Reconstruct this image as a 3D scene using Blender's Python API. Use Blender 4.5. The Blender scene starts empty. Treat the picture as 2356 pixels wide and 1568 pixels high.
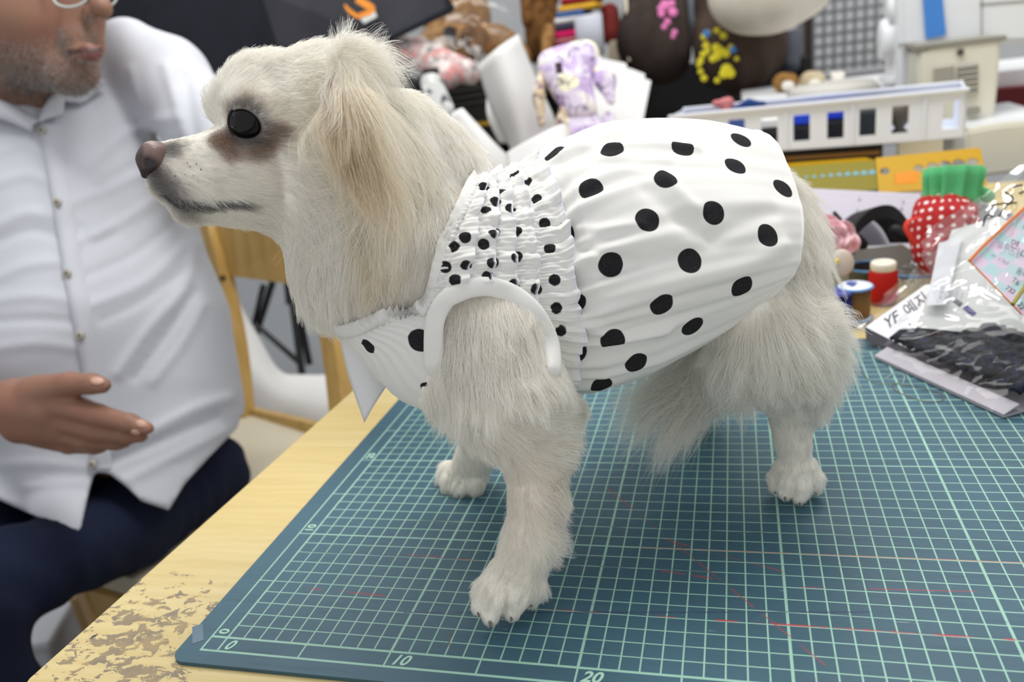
import bpy, bmesh, math, random
import numpy as np
from mathutils import Vector, Matrix, noise
from mathutils.bvhtree import BVHTree
from mathutils.kdtree import KDTree

random.seed(7)
RNG = np.random.default_rng(11)
sc = bpy.context.scene
COL = sc.collection

# ------------------------------------------------------------------ camera
TZ = 0.72                                    # height of the table top above the floor
CAM = np.array([0.28227723, -0.29721393, 0.28455468 + TZ])
AX = np.array([0.95948179, 0.25012847, -0.12973218])       # picture right
AY = np.array([-0.03152948, -0.36221906, -0.93155958])     # picture down
AZ = np.array([-0.28000104, 0.89790484, -0.33965617])      # into the picture
FPX = 1813.64
cam_data = bpy.data.cameras.new('camera')
cam = bpy.data.objects.new('camera', cam_data)
COL.objects.link(cam)
m = Matrix.Identity(4)
for i in range(3):
    m[i][0] = AX[i]; m[i][1] = -AY[i]; m[i][2] = -AZ[i]; m[i][3] = CAM[i]
cam.matrix_world = m
cam_data.sensor_width = 36.0
cam_data.lens = FPX / 2356 * 36.0
cam_data.clip_start = 0.01
cam_data.clip_end = 30
cam_data.dof.use_dof = True
cam_data.dof.focus_distance = 0.425
cam_data.dof.aperture_fstop = 6.8
sc.camera = cam

# ------------------------------------------------------------------ light and exposure
world = bpy.data.worlds.new('ambient_fill')  # uniform fill light added from all round the open room
sc.world = world
world.use_nodes = True
bg = world.node_tree.nodes['Background']
bg.inputs[0].default_value = (0.97, 0.98, 1.0, 1)
bg.inputs[1].default_value = 0.66
def area_light(name, loc, size, power, color=(1, 0.985, 0.95), rot=(0, 0, 0)):
    l = bpy.data.lights.new(name, 'AREA')
    l.shape = 'RECTANGLE'; l.size, l.size_y = size
    l.energy = power; l.color = color
    o = bpy.data.objects.new(name, l); COL.objects.link(o)
    o.location = loc; o.rotation_euler = rot
    return o
area_light('ceiling_lamp_over_table', (0.15, 0.55, TZ + 1.45), (1.2, 0.5), 17.5)
area_light('ceiling_lamp_over_bench', (0.9, 1.7, TZ + 1.45), (1.2, 0.5), 13)
area_light('ceiling_lamp_over_floor', (-1.0, 1.3, TZ + 1.45), (1.2, 0.5), 11)
sc.view_settings.view_transform = 'Standard'
sc.view_settings.look = 'None'
sc.view_settings.gamma = 1.0
sc.view_settings.use_curve_mapping = False
sc.view_settings.exposure = 0.0
sc.cycles.diffuse_bounces = 8
sc.cycles.transparent_max_bounces = 16

# ------------------------------------------------------------------ helpers
def K(px, py, D):
    """Point seen at (px, py) of the 2356x1568 frame, D metres along the viewing axis."""
    return CAM + D * ((px - 1178) / FPX * AX + (py - 784) / FPX * AY + AZ)
def Kz(px, py, z):
    """Point seen at (px, py) lying on the level z above the table top."""
    r = (px - 1178) / FPX * AX + (py - 784) / FPX * AY + AZ
    return CAM + r * ((z + TZ - CAM[2]) / r[2])
def Ky(px, py, y):
    r = (px - 1178) / FPX * AX + (py - 784) / FPX * AY + AZ
    return CAM + r * ((y - CAM[1]) / r[1])
def D_of(p):
    return float((np.asarray(p) - CAM) @ AZ)
def PX(r, D):
    return r * D / FPX
def V(p):
    return Vector((float(p[0]), float(p[1]), float(p[2])))
def lin(r, g, b):
    f = lambda c: (c / 255 / 12.92) if c / 255 <= 0.04045 else ((c / 255 + 0.055) / 1.055) ** 2.4
    return (f(r), f(g), f(b), 1.0)

def tag(o, label=None, cat=None, group=None, kind=None):
    if label: o['label'] = label
    if cat: o['category'] = cat
    if group: o['group'] = group
    if kind: o['kind'] = kind
    return o
def empty(name, loc, label=None, cat=None, group=None):
    o = bpy.data.objects.new(name, None); COL.objects.link(o)
    o.location = V(loc); o.empty_display_size = 0.02
    o['_o'] = [float(c) for c in loc]
    return tag(o, label, cat, group)
def origin(o):
    return np.array(o['_o']) if o is not None and '_o' in o else np.zeros(3)
def mesh_obj(name, verts, faces, mat, parent=None, smooth=True, attrs=None):
    """ONE mesh object from world-space vertices; a child is stored relative to its parent's base."""
    me = bpy.data.meshes.new(name)
    vs = np.asarray(verts, dtype=float).reshape(-1, 3)
    base = origin(parent) if parent is not None else vs.mean(0)
    me.from_pydata((vs - base).tolist(), [], [list(map(int, f)) for f in faces])
    me.materials.append(mat)
    if smooth: me.polygons.foreach_set('use_smooth', [True] * len(me.polygons))
    for k, a in (attrs or {}).items():
        a = np.asarray(a, dtype=np.float32)
        at = me.attributes.new(k, 'FLOAT' if a.ndim == 1 else 'FLOAT_COLOR', 'POINT')
        if a.ndim == 1: at.data.foreach_set('value', a)
        else:
            if a.shape[1] == 3: a = np.c_[a, np.ones(len(a), np.float32)]
            at.data.foreach_set('color', a.astype(np.float32).ravel())
    me.update()
    o = bpy.data.objects.new(name, me); COL.objects.link(o)
    if parent is not None:
        o.parent = parent
        o['_o'] = [float(c) for c in base]
    else:
        o.location = V(base); o['_o'] = [float(c) for c in base]
    return o
class MB:
    """Collects shapes in world space and links them as ONE mesh object."""
    def __init__(s): s.v = []; s.f = []
    def add(s, v, f):
        n = len(s.v); s.v += [tuple(map(float, p)) for p in v]; s.f += [[i + n for i in q] for q in f]; return s
    def box(s, c, x, y, z, bevel=0.0, ax=None):
        """centre c, full sizes, axes ax (3 unit vectors)"""
        bm = bmesh.new(); bmesh.ops.create_cube(bm, size=1)
        bmesh.ops.scale(bm, vec=(x, y, z), verts=bm.verts)
        if bevel > 0: bmesh.ops.bevel(bm, geom=bm.edges[:], offset=min(bevel, .45 * min(x, y, z)), segments=2, profile=.5, affect='EDGES')
        bm.verts.index_update()
        A = np.array(ax if ax is not None else np.eye(3)); c = np.asarray(c)
        s.add([c + v.co.x * A[0] + v.co.y * A[1] + v.co.z * A[2] for v in bm.verts], [[v.index for v in f.verts] for f in bm.faces])
        bm.free(); return s
    def tube(s, pts, r, n=10, caps=True, closed=False, flat=None):
        pts = [np.asarray(p, float) for p in pts]; rs = r if hasattr(r, '__len__') else [r] * len(pts)
        N = len(pts); ref = None; vs = []
        for i, p in enumerate(pts):
            a = pts[(i - 1) % N] if closed or i > 0 else pts[i]; b = pts[(i + 1) % N] if closed or i < N - 1 else pts[i]
            t = b - a; t = t / (np.linalg.norm(t) + 1e-12)
            if ref is None:
                ref = np.cross(t, (0, 0, 1.0))
                if np.linalg.norm(ref) < 1e-3: ref = np.cross(t, (0, 1.0, 0))
            ref = ref - t * (ref @ t); ref = ref / np.linalg.norm(ref); q = np.cross(t, ref)
            fl = 1.0 if flat is None else flat
            for k in range(n):
                an = 2 * math.pi * k / n
                vs.append(p + rs[i] * (math.cos(an) * ref + fl * math.sin(an) * q))
        fs = []
        for i in range(N if closed else N - 1):
            j = (i + 1) % N
            for k in range(n):
                k2 = (k + 1) % n
                fs.append([i * n + k, i * n + k2, j * n + k2, j * n + k])
        if caps and not closed:
            fs.append(list(range(n))[::-1]); fs.append([(N - 1) * n + k for k in range(n)])
        return s.add(vs, fs)
    def lathe(s, c, prof, n=24, ax=None, cap=True):
        """profile [(r, h)] around axis ax[2]"""
        A = np.array(ax if ax is not None else np.eye(3)); c = np.asarray(c); vs = []; fs = []
        for r, h in prof:
            for k in range(n):
                a = 2 * math.pi * k / n
                vs.append(c + r * (math.cos(a) * A[0] + math.sin(a) * A[1]) + h * A[2])
        for i in range(len(prof) - 1):
            for k in range(n):
                k2 = (k + 1) % n; fs.append([i * n + k, i * n + k2, (i + 1) * n + k2, (i + 1) * n + k])
        if cap:
            fs.append([k for k in range(n)][::-1]); fs.append([(len(prof) - 1) * n + k for k in range(n)])
        return s.add(vs, fs)
    def grid(s, P, closed_u=False):
        """P[i][j] -> quads"""
        P = np.asarray(P); a, b = P.shape[:2]; fs = []
        for i in range(a - 1):
            for j in range(b if closed_u else b - 1):
                j2 = (j + 1) % b; fs.append([i * b + j, i * b + j2, (i + 1) * b + j2, (i + 1) * b + j])
        return s.add(P.reshape(-1, 3), fs)
    def prism(s, pts, off):
        """polygon extruded by vector off"""
        pts = [np.asarray(p, float) for p in pts]; n = len(pts); off = np.asarray(off)
        fs = [list(range(n))[::-1], [n + i for i in range(n)]] + [[i, (i + 1) % n, n + (i + 1) % n, n + i] for i in range(n)]
        return s.add(pts + [p + off for p in pts], fs)
    def build(s, name, mat, parent=None, smooth=False, attrs=None):
        return mesh_obj(name, s.v, s.f, mat, parent, smooth, attrs)
def frame(z, x):
    z = np.asarray(z, float); z = z / np.linalg.norm(z); x = np.asarray(x, float); x = x - z * (x @ z); x = x / np.linalg.norm(x)
    return np.array([x, np.cross(z, x), z])
def spline(pts, n, closed=False):
    """Catmull-Rom through pts"""
    P = np.asarray(pts, float); N = len(P); out = []
    T = np.linspace(0, N if closed else N - 1, n, endpoint=not closed)
    for t in T:
        i = int(min(math.floor(t), (N - 1) if closed else N - 2)); f = t - i
        g = (lambda k: P[k % N]) if closed else (lambda k: P[min(max(k, 0), N - 1)])
        a, b, c, d = g(i - 1), g(i), g(i + 1), g(i + 2)
        out.append(.5 * ((2 * b) + (c - a) * f + (2 * a - 5 * b + 4 * c - d) * f * f + (3 * b - a - 3 * c + d) * f ** 3))
    return np.array(out)

# ---- signed distance modelling: smooth unions of tapered limbs, meshed as one surface
class SDF:
    def __init__(s): s.p = []
    def cone(s, a, b, ra, rb, k=0.012, sub=False, sq=None):
        s.p.append((np.asarray(a, float), np.asarray(b, float), ra, rb, k, sub, sq)); return s
    def ball(s, a, r, k=0.012, sub=False, sq=None): return s.cone(a, np.asarray(a) + 1e-5, r, r, k, sub, sq)
    @staticmethod
    def _d(P, a, b, ra, rb, sq):
        if sq is not None:      # squash: (direction, factor) flattens the limb along the direction
            n, fct = sq; n = np.asarray(n, float); n = n / np.linalg.norm(n)
            c = a
            P = P + ((P - c) @ n)[..., None] * n * (1 / fct - 1)
            b = b + ((b - c) @ n) * n * (1 / fct - 1)
        ab = b - a; L2 = ab @ ab
        h = np.clip(((P - a) @ ab) / L2, 0, 1)
        d = np.linalg.norm(P - a - h[..., None] * ab, axis=-1) - (ra + (rb - ra) * h)
        return d * (sq[1] ** .5 if sq is not None else 1)
    def eval(s, P, far=0.08):
        d = np.full(P.shape[:-1], far)
        for a, b, ra, rb, k, sub, sq in s.p: d = s._mix(d, s._d(P, a, b, ra, rb, sq), k, sub)
        return d
    @staticmethod
    def _mix(d, e, k, sub):
        if sub:
            e = -e; h = np.clip(.5 - .5 * (e - d) / k, 0, 1); return d + (e - d) * (1 - h) + k * h * (1 - h)
        h = np.clip(.5 + .5 * (d - e) / k, 0, 1); return d + (e - d) * h - k * h * (1 - h)
    def mesh(s, vox, post=None, clip=None):
        import openvdb as vdb
        lo = np.min([np.minimum(p[0], p[1]) - max(p[2], p[3]) for p in s.p if not p[5]], 0) - 4 * vox
        hi = np.max([np.maximum(p[0], p[1]) + max(p[2], p[3]) for p in s.p if not p[5]], 0) + 4 * vox
        n = np.ceil((hi - lo) / vox).astype(int) + 1
        g = np.full(n, 0.08, np.float32)
        for a, b, ra, rb, k, sub, sq in s.p:
            mg = max(ra, rb) + k + 6 * vox
            i0 = np.clip(np.floor((np.minimum(a, b) - mg - lo) / vox).astype(int), 0, n)
            i1 = np.clip(np.ceil((np.maximum(a, b) + mg - lo) / vox).astype(int) + 1, 0, n)
            if np.any(i1 <= i0): continue
            X = [lo[i] + vox * np.arange(i0[i], i1[i]) for i in range(3)]
            P = np.stack(np.meshgrid(*X, indexing='ij'), -1)
            sl = tuple(slice(i0[i], i1[i]) for i in range(3))
            g[sl] = s._mix(g[sl], s._d(P, a, b, ra, rb, sq), k, sub)
        if post is not None:
            X = [lo[i] + vox * np.arange(n[i]) for i in range(3)]
            near = np.abs(g) < 0.016
            idx = np.argwhere(near); P = lo + vox * idx
            g[near] = post(P, g[near])
        if clip is not None:
            X = [lo[i] + vox * np.arange(n[i]) for i in range(3)]
            idx = np.argwhere(g < 0.016); g[g < 0.016] = np.maximum(g[g < 0.016], clip(lo + vox * idx))
        gr = vdb.FloatGrid(0.08); gr.copyFromArray(np.ascontiguousarray(g, dtype=np.float32))
        pts, quads = gr.convertToQuads()
        return lo + np.asarray(pts) * vox, np.asarray(quads)[:, ::-1]
def vnoise(P, scale, seed=0, oct=2):
    P = np.asarray(P) * scale + seed * 17.3
    return np.array([noise.fractal(Vector(p), 1.0, 2.0, oct) for p in P])

# ---- materials
MATS = {}
def material(name, col=(.8, .8, .8, 1), rough=.6, spec=.3, metal=0.0, **kw):
    if name in MATS: return MATS[name]
    m = bpy.data.materials.new(name); m.use_nodes = True
    b = m.node_tree.nodes['Principled BSDF']
    b.inputs['Base Color'].default_value = col; b.inputs['Roughness'].default_value = rough
    b.inputs['Specular IOR Level'].default_value = spec; b.inputs['Metallic'].default_value = metal
    for k, v in kw.items(): b.inputs[k.replace('_', ' ')].default_value = v
    MATS[name] = m; return m
class NT:
    """Small node-tree writer."""
    def __init__(s, m): s.m = m; s.t = m.node_tree; s.b = s.t.nodes['Principled BSDF']
    def n(s, typ, **kw):
        x = s.t.nodes.new(typ)
        for k, v in kw.items(): setattr(x, k, v)
        return x
    def set(s, sock, v):
        if hasattr(v, 'is_linked') or isinstance(v, bpy.types.NodeSocket): s.t.links.new(v, sock)
        else:
            try: sock.default_value = v
            except Exception: sock.default_value = (v, v, v)
    def math(s, op, a, b=0.0, c=0.0, clamp=False):
        x = s.n('ShaderNodeMath', operation=op, use_clamp=clamp)
        for i, v in enumerate((a, b, c)): s.set(x.inputs[i], v)
        return x.outputs[0]
    def mix(s, f, a, b, blend='MIX'):
        x = s.n('ShaderNodeMix', data_type='RGBA', blend_type=blend); x.clamp_factor = True
        s.set(x.inputs[0], f); s.set(x.inputs[6], a); s.set(x.inputs[7], b); return x.outputs[2]
    def pos(s): return s.n('ShaderNodeNewGeometry').outputs['Position']
    def obj(s): return s.n('ShaderNodeTexCoord').outputs['Object']
    def sep(s, v):
        x = s.n('ShaderNodeSeparateXYZ'); s.set(x.inputs[0], v); return x.outputs
    def map(s, v, loc=(0, 0, 0), rot=(0, 0, 0), scale=(1, 1, 1)):
        x = s.n('ShaderNodeMapping'); s.set(x.inputs[0], v)
        x.inputs[1].default_value = loc; x.inputs[2].default_value = rot; x.inputs[3].default_value = scale; return x.outputs[0]
    def noise(s, v, scale, detail=3, rough=.5, dist=0.0):
        x = s.n('ShaderNodeTexNoise'); s.set(x.inputs['Vector'], v); x.inputs['Scale'].default_value = scale
        x.inputs['Detail'].default_value = detail; x.inputs['Roughness'].default_value = rough; x.inputs['Distortion'].default_value = dist
        return x.outputs['Fac']
    def step(s, v, a, b):
        x = s.n('ShaderNodeMapRange', interpolation_type='SMOOTHSTEP'); s.set(x.inputs[0], v)
        x.inputs[1].default_value = a; x.inputs[2].default_value = b; return x.outputs[0]
    def attr(s, name, out='Fac'):
        x = s.n('ShaderNodeAttribute'); x.attribute_name = name; return x.outputs[out]
    def bump(s, h, strength=.3, dist=.001):
        x = s.n('ShaderNodeBump'); x.inputs['Strength'].default_value = strength; x.inputs['Distance'].default_value = dist
        s.set(x.inputs['Height'], h); s.t.links.new(x.outputs[0], s.b.inputs['Normal'])
    def color(s, c): s.set(s.b.inputs['Base Color'], c)
    def rough(s, c): s.set(s.b.inputs['Roughness'], c)
def fabric(name, col, rough=.85, weave=900, strength=.15, spec=.15, dirt=.06):
    if name in MATS: return MATS[name]
    m = material(name, col, rough, spec); t = NT(m); o = t.obj()
    n1 = t.noise(o, 14, 3); c2 = tuple(max(0, x * (1 - 2.2 * dirt)) for x in col[:3]) + (1,)
    t.color(t.mix(t.step(n1, .35, .7), col, c2)); t.bump(t.noise(o, weave, 2), strength, .0006); return m
def wood(name, c1, c2, axis=0, scale=1.0, rough=.45):
    if name in MATS: return MATS[name]
    m = material(name, c1, rough, .35); t = NT(m); o = t.obj()
    s = [60 * scale] * 3; s[axis] = 3.5 * scale
    n = t.noise(t.map(o, scale=tuple(s)), 1.0, 4, .55, .3)
    t.color(t.mix(t.step(n, .3, .75), c1, c2)); t.bump(n, .06, .0006); return m
# ------------------------------------------------------------------ room
wall_m = material('painted_wall', lin(205, 207, 208), .8, .2)
t = NT(wall_m); t.color(t.mix(t.noise(t.pos(), 3, 3), lin(205, 207, 208), lin(190, 192, 195)))
floor_m = material('vinyl_floor', lin(120, 118, 116), .5, .3)
t = NT(floor_m); t.color(t.mix(t.step(t.noise(t.pos(), 9, 4), .35, .65), lin(150, 148, 145), lin(112, 110, 108)))
o = MB().box((-0.2, 1.2, -0.025), 5.2, 4.4, .05).build('floor', floor_m); tag(o, kind='structure')
o = MB().box((-0.2, 3.0, 1.2), 5.2, .08, 2.4).build('wall_back', wall_m); tag(o, kind='structure')
o = MB().box((-2.8, 1.2, 1.2), .08, 3.6, 2.4).build('wall_left', wall_m); tag(o, kind='structure')

# ------------------------------------------------------------------ work table
MT = 0.0025                                   # mat thickness; the mat's top is at z = TZ
top_m = material('maple_laminate', lin(228, 209, 146), .38, .4)
t = NT(top_m); P = t.pos()
g1 = t.noise(t.map(P, rot=(0, 0, -.05), scale=(5, 95, 5)), 1, 5, .6, .4)
g2 = t.noise(t.map(P, rot=(0, 0, -.05), scale=(1.2, 9, 1)), 1, 3, .5, 1.2)
wv = t.n('ShaderNodeTexWave', wave_type='BANDS', bands_direction='Y'); t.set(wv.inputs[0], t.map(P, rot=(0, 0, -.05)))
wv.inputs['Scale'].default_value = 38; wv.inputs['Distortion'].default_value = 5; wv.inputs['Detail'].default_value = 2; wv.inputs['Detail Scale'].default_value = .7
c = t.mix(t.step(g1, .35, .7), lin(216, 198, 144), lin(206, 185, 128))
c = t.mix(t.math('MULTIPLY', t.step(g2, .4, .7), .5), c, lin(208, 182, 114))
c = t.mix(t.math('MULTIPLY', wv.outputs['Fac'], .16), c, lin(197, 166, 96))
# chipped, inked laminate near the corner
x, y, _ = t.sep(P)
def blob(px, py, rx, ry):
    q = Kz(px, py, 0)
    dx = t.math('MULTIPLY', t.math('SUBTRACT', x, float(q[0])), 1 / rx); dy = t.math('MULTIPLY', t.math('SUBTRACT', y, float(q[1])), 1 / ry)
    return t.math('SUBTRACT', 1, t.math('SQRT', t.math('ADD', t.math('MULTIPLY', dx, dx), t.math('MULTIPLY', dy, dy))))
msk = blob(290, 1460, .075, .065)
for b in ((380, 1425, .03, .022), (300, 1540, .05, .02), (455, 1376, .022, .006), (230, 1480, .035, .03)): msk = t.math('MAXIMUM', msk, blob(*b))
chip = t.noise(t.map(P, loc=(3, 1, 0), scale=(1, 1.7, 1)), 105, 5, .62, .6)
chip = t.step(t.math('ADD', chip, t.math('MULTIPLY', msk, .22)), .645, .665)
chip = t.math('MULTIPLY', chip, t.step(msk, 0, .12))
inkn = t.noise(P, 60, 3)
cc = t.mix(t.step(inkn, .3, .7), lin(156, 134, 96), lin(112, 102, 96))
c = t.mix(t.math('MULTIPLY', chip, .9), c, cc)
ink = t.math('MULTIPLY', t.step(t.noise(t.map(P, loc=(9, 4, 0)), 150, 3), .70, .74), t.step(msk, .05, .3))
c = t.mix(ink, c, lin(52, 50, 62))
t.color(c); t.bump(t.math('SUBTRACT', t.math('MULTIPLY', g1, .15), chip), .3, .0006)
edge_m = wood('table_edge_wood', lin(214, 186, 118), lin(196, 164, 96), 1)
leg_m = material('table_leg_steel', lin(90, 92, 96), .4, .5, .6)
tbl = empty('work_table', (.35, .4, 0), 'pale maple work table with chipped ink stained corner, under the green cutting mat', 'table')
CN = np.array([-0.1035, -0.0465, TZ - MT])                    # near left corner of the top
EY = np.array([0.045, 1.0, 0.0]); EY /= np.linalg.norm(EY)    # along the left edge
EX = np.array([1.0, -0.012, 0.0]); EX /= np.linalg.norm(EX)
TL, TW = 1.15, 1.28
def tp(a, b, z=0): return CN + EX * a + EY * b + np.array([0, 0, z])
rnd = [tp(.006, 0), tp(TW, 0), tp(TW, TL), tp(0, TL), tp(0, .006), tp(.0018, .0018)]
bm = bmesh.new()
vs = [bm.verts.new(p) for p in rnd]; f = bm.faces.new(vs)
ex = bmesh.ops.extrude_face_region(bm, geom=[f]); bmesh.ops.translate(bm, vec=(0, 0, -.024), verts=[v for v in ex['geom'] if isinstance(v, bmesh.types.BMVert)])
bmesh.ops.recalc_face_normals(bm, faces=bm.faces[:]); bm.verts.index_update()
bmesh.ops.bevel(bm, geom=[e for e in bm.edges if abs(e.verts[0].co.z - e.verts[1].co.z) < 1e-5 and e.verts[0].co.z > TZ - .005], offset=.0018, segments=2, affect='EDGES')
bm.verts.index_update()
MB().add([v.co[:] for v in bm.verts], [[v.index for v in f.verts] for f in bm.faces]).build('tabletop', top_m, tbl); bm.free()
for a, b in ((.06, .06), (TW - .06, .06), (.06, TL - .06), (TW - .06, TL - .06)):
    MB().box(tp(a, b) * [1, 1, 0] + [0, 0, (TZ - .0265) / 2], .04, .04, TZ - .0265, .004, [EX, EY, [0, 0, 1]]).build('leg', leg_m, tbl)
MB().box(tp(TW / 2, .06, -.055), TW - .16, .02, .05, .003, [EX, EY, [0, 0, 1]]).build('apron', leg_m, tbl)

# ------------------------------------------------------------------ cutting mat, grid in centimetres with its zero at the world origin
mat_m = material('cutting_mat_pvc', lin(70, 110, 126), .42, .35)
t = NT(mat_m); P = t.pos(); x, y, _ = t.sep(P)
X = t.math('MULTIPLY', x, 100); Y = t.math('MULTIPLY', y, 100)
GX, GY = 57, 40
def near(v, per, w):        # line mask around multiples of per
    d = t.math('ABSOLUTE', t.math('SUBTRACT', t.math('FRACT', t.math('ADD', t.math('DIVIDE', v, per), .5)), .5))
    return t.step(t.math('MULTIPLY', d, per), w + .012, w - .012)
def inside(v, a, b): return t.math('MULTIPLY', t.math('GREATER_THAN', v, a), t.math('LESS_THAN', v, b))
inX = inside(X, -.05, GX + .05); inY = inside(Y, -.05, GY + .05)
thin = t.math('MAXIMUM', near(X, 1, .042), near(Y, 1, .036)); thick = t.math('MAXIMUM', near(X, 10, .075), near(Y, 10, .06))
g = t.math('MULTIPLY', t.math('MULTIPLY', t.math('MAXIMUM', thin, thick), inX), inY)
oX = inside(X, -1.09, GX + 1.09); oY = inside(Y, -1.12, GY + 1.12)
rimX = t.math('MULTIPLY', oY, t.math('MAXIMUM', t.math('LESS_THAN', t.math('ABSOLUTE', X), .06), t.math('LESS_THAN', t.math('ABSOLUTE', t.math('ADD', X, 1.03)), .06)))
rimY = t.math('MULTIPLY', oX, t.math('MAXIMUM', t.math('LESS_THAN', t.math('ABSOLUTE', Y), .075), t.math('LESS_THAN', t.math('ABSOLUTE', t.math('ADD', Y, 1.05)), .075)))
strip = t.math('MAXIMUM', t.math('MULTIPLY', t.math('MULTIPLY', inside(Y, -1.05, 0), inX), near(X, 5, .05)), t.math('MULTIPLY', t.math('MULTIPLY', inside(X, -1.03, 0), inY), near(Y, 5, .04)))
g = t.math('MAXIMUM', t.math('MAXIMUM', g, strip), t.math('MAXIMUM', rimX, rimY))
wear = t.noise(t.map(P, scale=(28, 330, 1)), 1, 4, .65)
cl = t.noise(P, 7, 3)
base = t.mix(t.step(cl, .3, .7), lin(61, 99, 116), lin(54, 88, 103))
base = t.mix(t.math('MULTIPLY', t.step(wear, .52, .75), .22), base, lin(60, 66, 76))
inner = t.math('MULTIPLY', t.step(X, 2, 14), t.step(Y, 0, 3))
scr = t.noise(t.map(P, loc=(5, 2, 0), scale=(55, 700, 1)), 1, 2, .5)
scr2 = t.noise(P, 24, 2)
base = t.mix(t.math('MULTIPLY', t.math('MULTIPLY', t.step(scr, .70, .76), t.step(scr2, .5, .62)), t.math('MULTIPLY', inner, .6)), base, lin(168, 178, 190))
c = t.mix(t.math('MULTIPLY', g, t.math('SUBTRACT', 1, t.math('MULTIPLY', t.step(wear, .55, .8), .45))), base, lin(152, 196, 178))
def pen(p, q, w, col, amt, br=.45, seed=0):
    """a worn pen line from p to q (mat centimetres)"""
    global c
    L = math.hypot(q[0] - p[0], q[1] - p[1]); ux, uy = (q[0] - p[0]) / L, (q[1] - p[1]) / L
    rx = t.math('SUBTRACT', X, p[0]); ry = t.math('SUBTRACT', Y, p[1])
    al = t.math('ADD', t.math('MULTIPLY', rx, ux), t.math('MULTIPLY', ry, uy))
    ac = t.math('ABSOLUTE', t.math('SUBTRACT', t.math('MULTIPLY', ry, ux), t.math('MULTIPLY', rx, uy)))
    k = t.math('MULTIPLY', t.step(ac, w, w * .4), inside(al, 0, L))
    nz = t.noise(t.map(P, loc=(seed, seed * .7, 0)), 60, 3, .6)
    c = t.mix(t.math('MULTIPLY', t.math('MULTIPLY', k, t.step(nz, br - .08, br + .08)), amt), c, col)
RED = lin(190, 45, 55); BLU = lin(48, 48, 90)
mm = lambda px, py: tuple(Kz(px, py, 0)[:2] * 100)
pen(mm(1375, 1105), mm(1900, 1530), .07, lin(160, 62, 66), .62, .47, 1)
pen((17.2, 4.08), (40, 4.05), .085, lin(196, 48, 54), .8, .5, 2)
pen((9.5, 3.0), (34, 5.4), .07, BLU, .7, .44, 3)
pen(mm(940, 1275), mm(1340, 1310), .06, RED, .6, .48, 4)
pen(mm(715, 1353), mm(920, 1373), .07, RED, .7, .45, 5)
pen((0, 8.05), (30, 8.0), .07, BLU, .6, .5, 6)
pen(mm(960, 1197), mm(1300, 1200), .06, lin(40, 40, 60), .7, .42, 7)
pen((22, 10.0), (45, 10.05), .06, lin(190, 120, 100), .75, .36, 8)
pen(mm(1530, 1240), mm(1860, 1330), .06, RED, .5, .5, 9)
pen(mm(1840, 1350), mm(2330, 1362), .05, RED, .6, .5, 10)
pen(mm(1520, 1312), mm(1640, 1330), .07, RED, .6, .45, 11)
pen((20, 12), (46, 11.9), .06, BLU, .6, .5, 12)
pen(mm(1030, 1450), mm(1036, 1495), .05, lin(110, 85, 60), .8, .3, 13)
t.color(c); t.rough(t.math('ADD', .36, t.math('MULTIPLY', wear, .18)))
t.bump(t.math('ADD', t.math('MULTIPLY', t.noise(P, 1400, 2), .4), t.math('MULTIPLY', t.step(scr, .6, .75), -.6)), .12, .0004)
mx0, mx1, my0, my1, rr = -.0245, .60, -.0205, .432, .009
pts = []
for cx, cy, a0 in ((mx1 - rr, my1 - rr, 0), (mx0 + rr, my1 - rr, 90), (mx0 + rr, my0 + rr, 180), (mx1 - rr, my0 + rr, 270)):
    for k in range(7):
        a = math.radians(a0 + 15 * k); pts.append((cx + rr * math.cos(a), cy + rr * math.sin(a), TZ - MT + .0001))
mat_e = empty('cutting_mat', (mx0, my0, TZ - MT), 'blue green self healing cutting mat with pale centimetre grid under the dog', 'cutting mat')
MB().prism(pts, (0, 0, MT - .0001)).build('mat_sheet', mat_m, mat_e)
num_m = material('mat_print', lin(168, 208, 190), .5, .3)
def text_mesh(s, size, org, xd, yd, mat, parent, name='number', bold=0.0, shear=0.0, align='LEFT', lift=.0002, fit=None):
    """flat lettering as real geometry on the plane spanned by xd, yd"""
    cu = bpy.data.curves.new('tmp', 'FONT'); cu.body = s; cu.size = size; cu.shear = shear; cu.offset = bold; cu.align_x = align; cu.resolution_u = 3
    ob = bpy.data.objects.new('tmp', cu); COL.objects.link(ob)
    dg = bpy.context.evaluated_depsgraph_get(); me = bpy.data.meshes.new_from_object(ob.evaluated_get(dg))
    org = np.asarray(org, float); xd = np.asarray(xd, float); yd = np.asarray(yd, float); xd = xd / np.linalg.norm(xd); yd = yd / np.linalg.norm(yd)
    nz = np.cross(xd, yd)
    vs = [org + v.co.x * xd + v.co.y * yd + lift * nz for v in me.vertices]; fs = [list(p.vertices) for p in me.polygons]
    bpy.data.objects.remove(ob); bpy.data.curves.remove(cu); bpy.data.meshes.remove(me)
    if not vs: return None
    return mesh_obj(name, vs, fs, mat, parent, False)
for n in (0, 10, 20, 30, 40, 50):
    text_mesh(str(n), .0098, (n / 100 + .0025, -.0088, TZ), (1, 0, 0), (0, 1, 0), num_m, mat_e, bold=.00028, shear=.3, lift=.00015)
for n in (0, 10, 20, 30):
    text_mesh(str(n), .0085, (-.0022, n / 100 + .0022, TZ), (0, 1, 0), (-1, 0, 0), num_m, mat_e, bold=.00028, lift=.00015)
tape = MB().box((-.0205, .001, TZ + .0001), .006, .016, .00015, 0, [[.8, .6, 0], [-.6, .8, 0], [0, 0, 1]])
tape.build('tape_patch', material('blue_tape', lin(38, 88, 112), .25, .5), mat_e)
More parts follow.
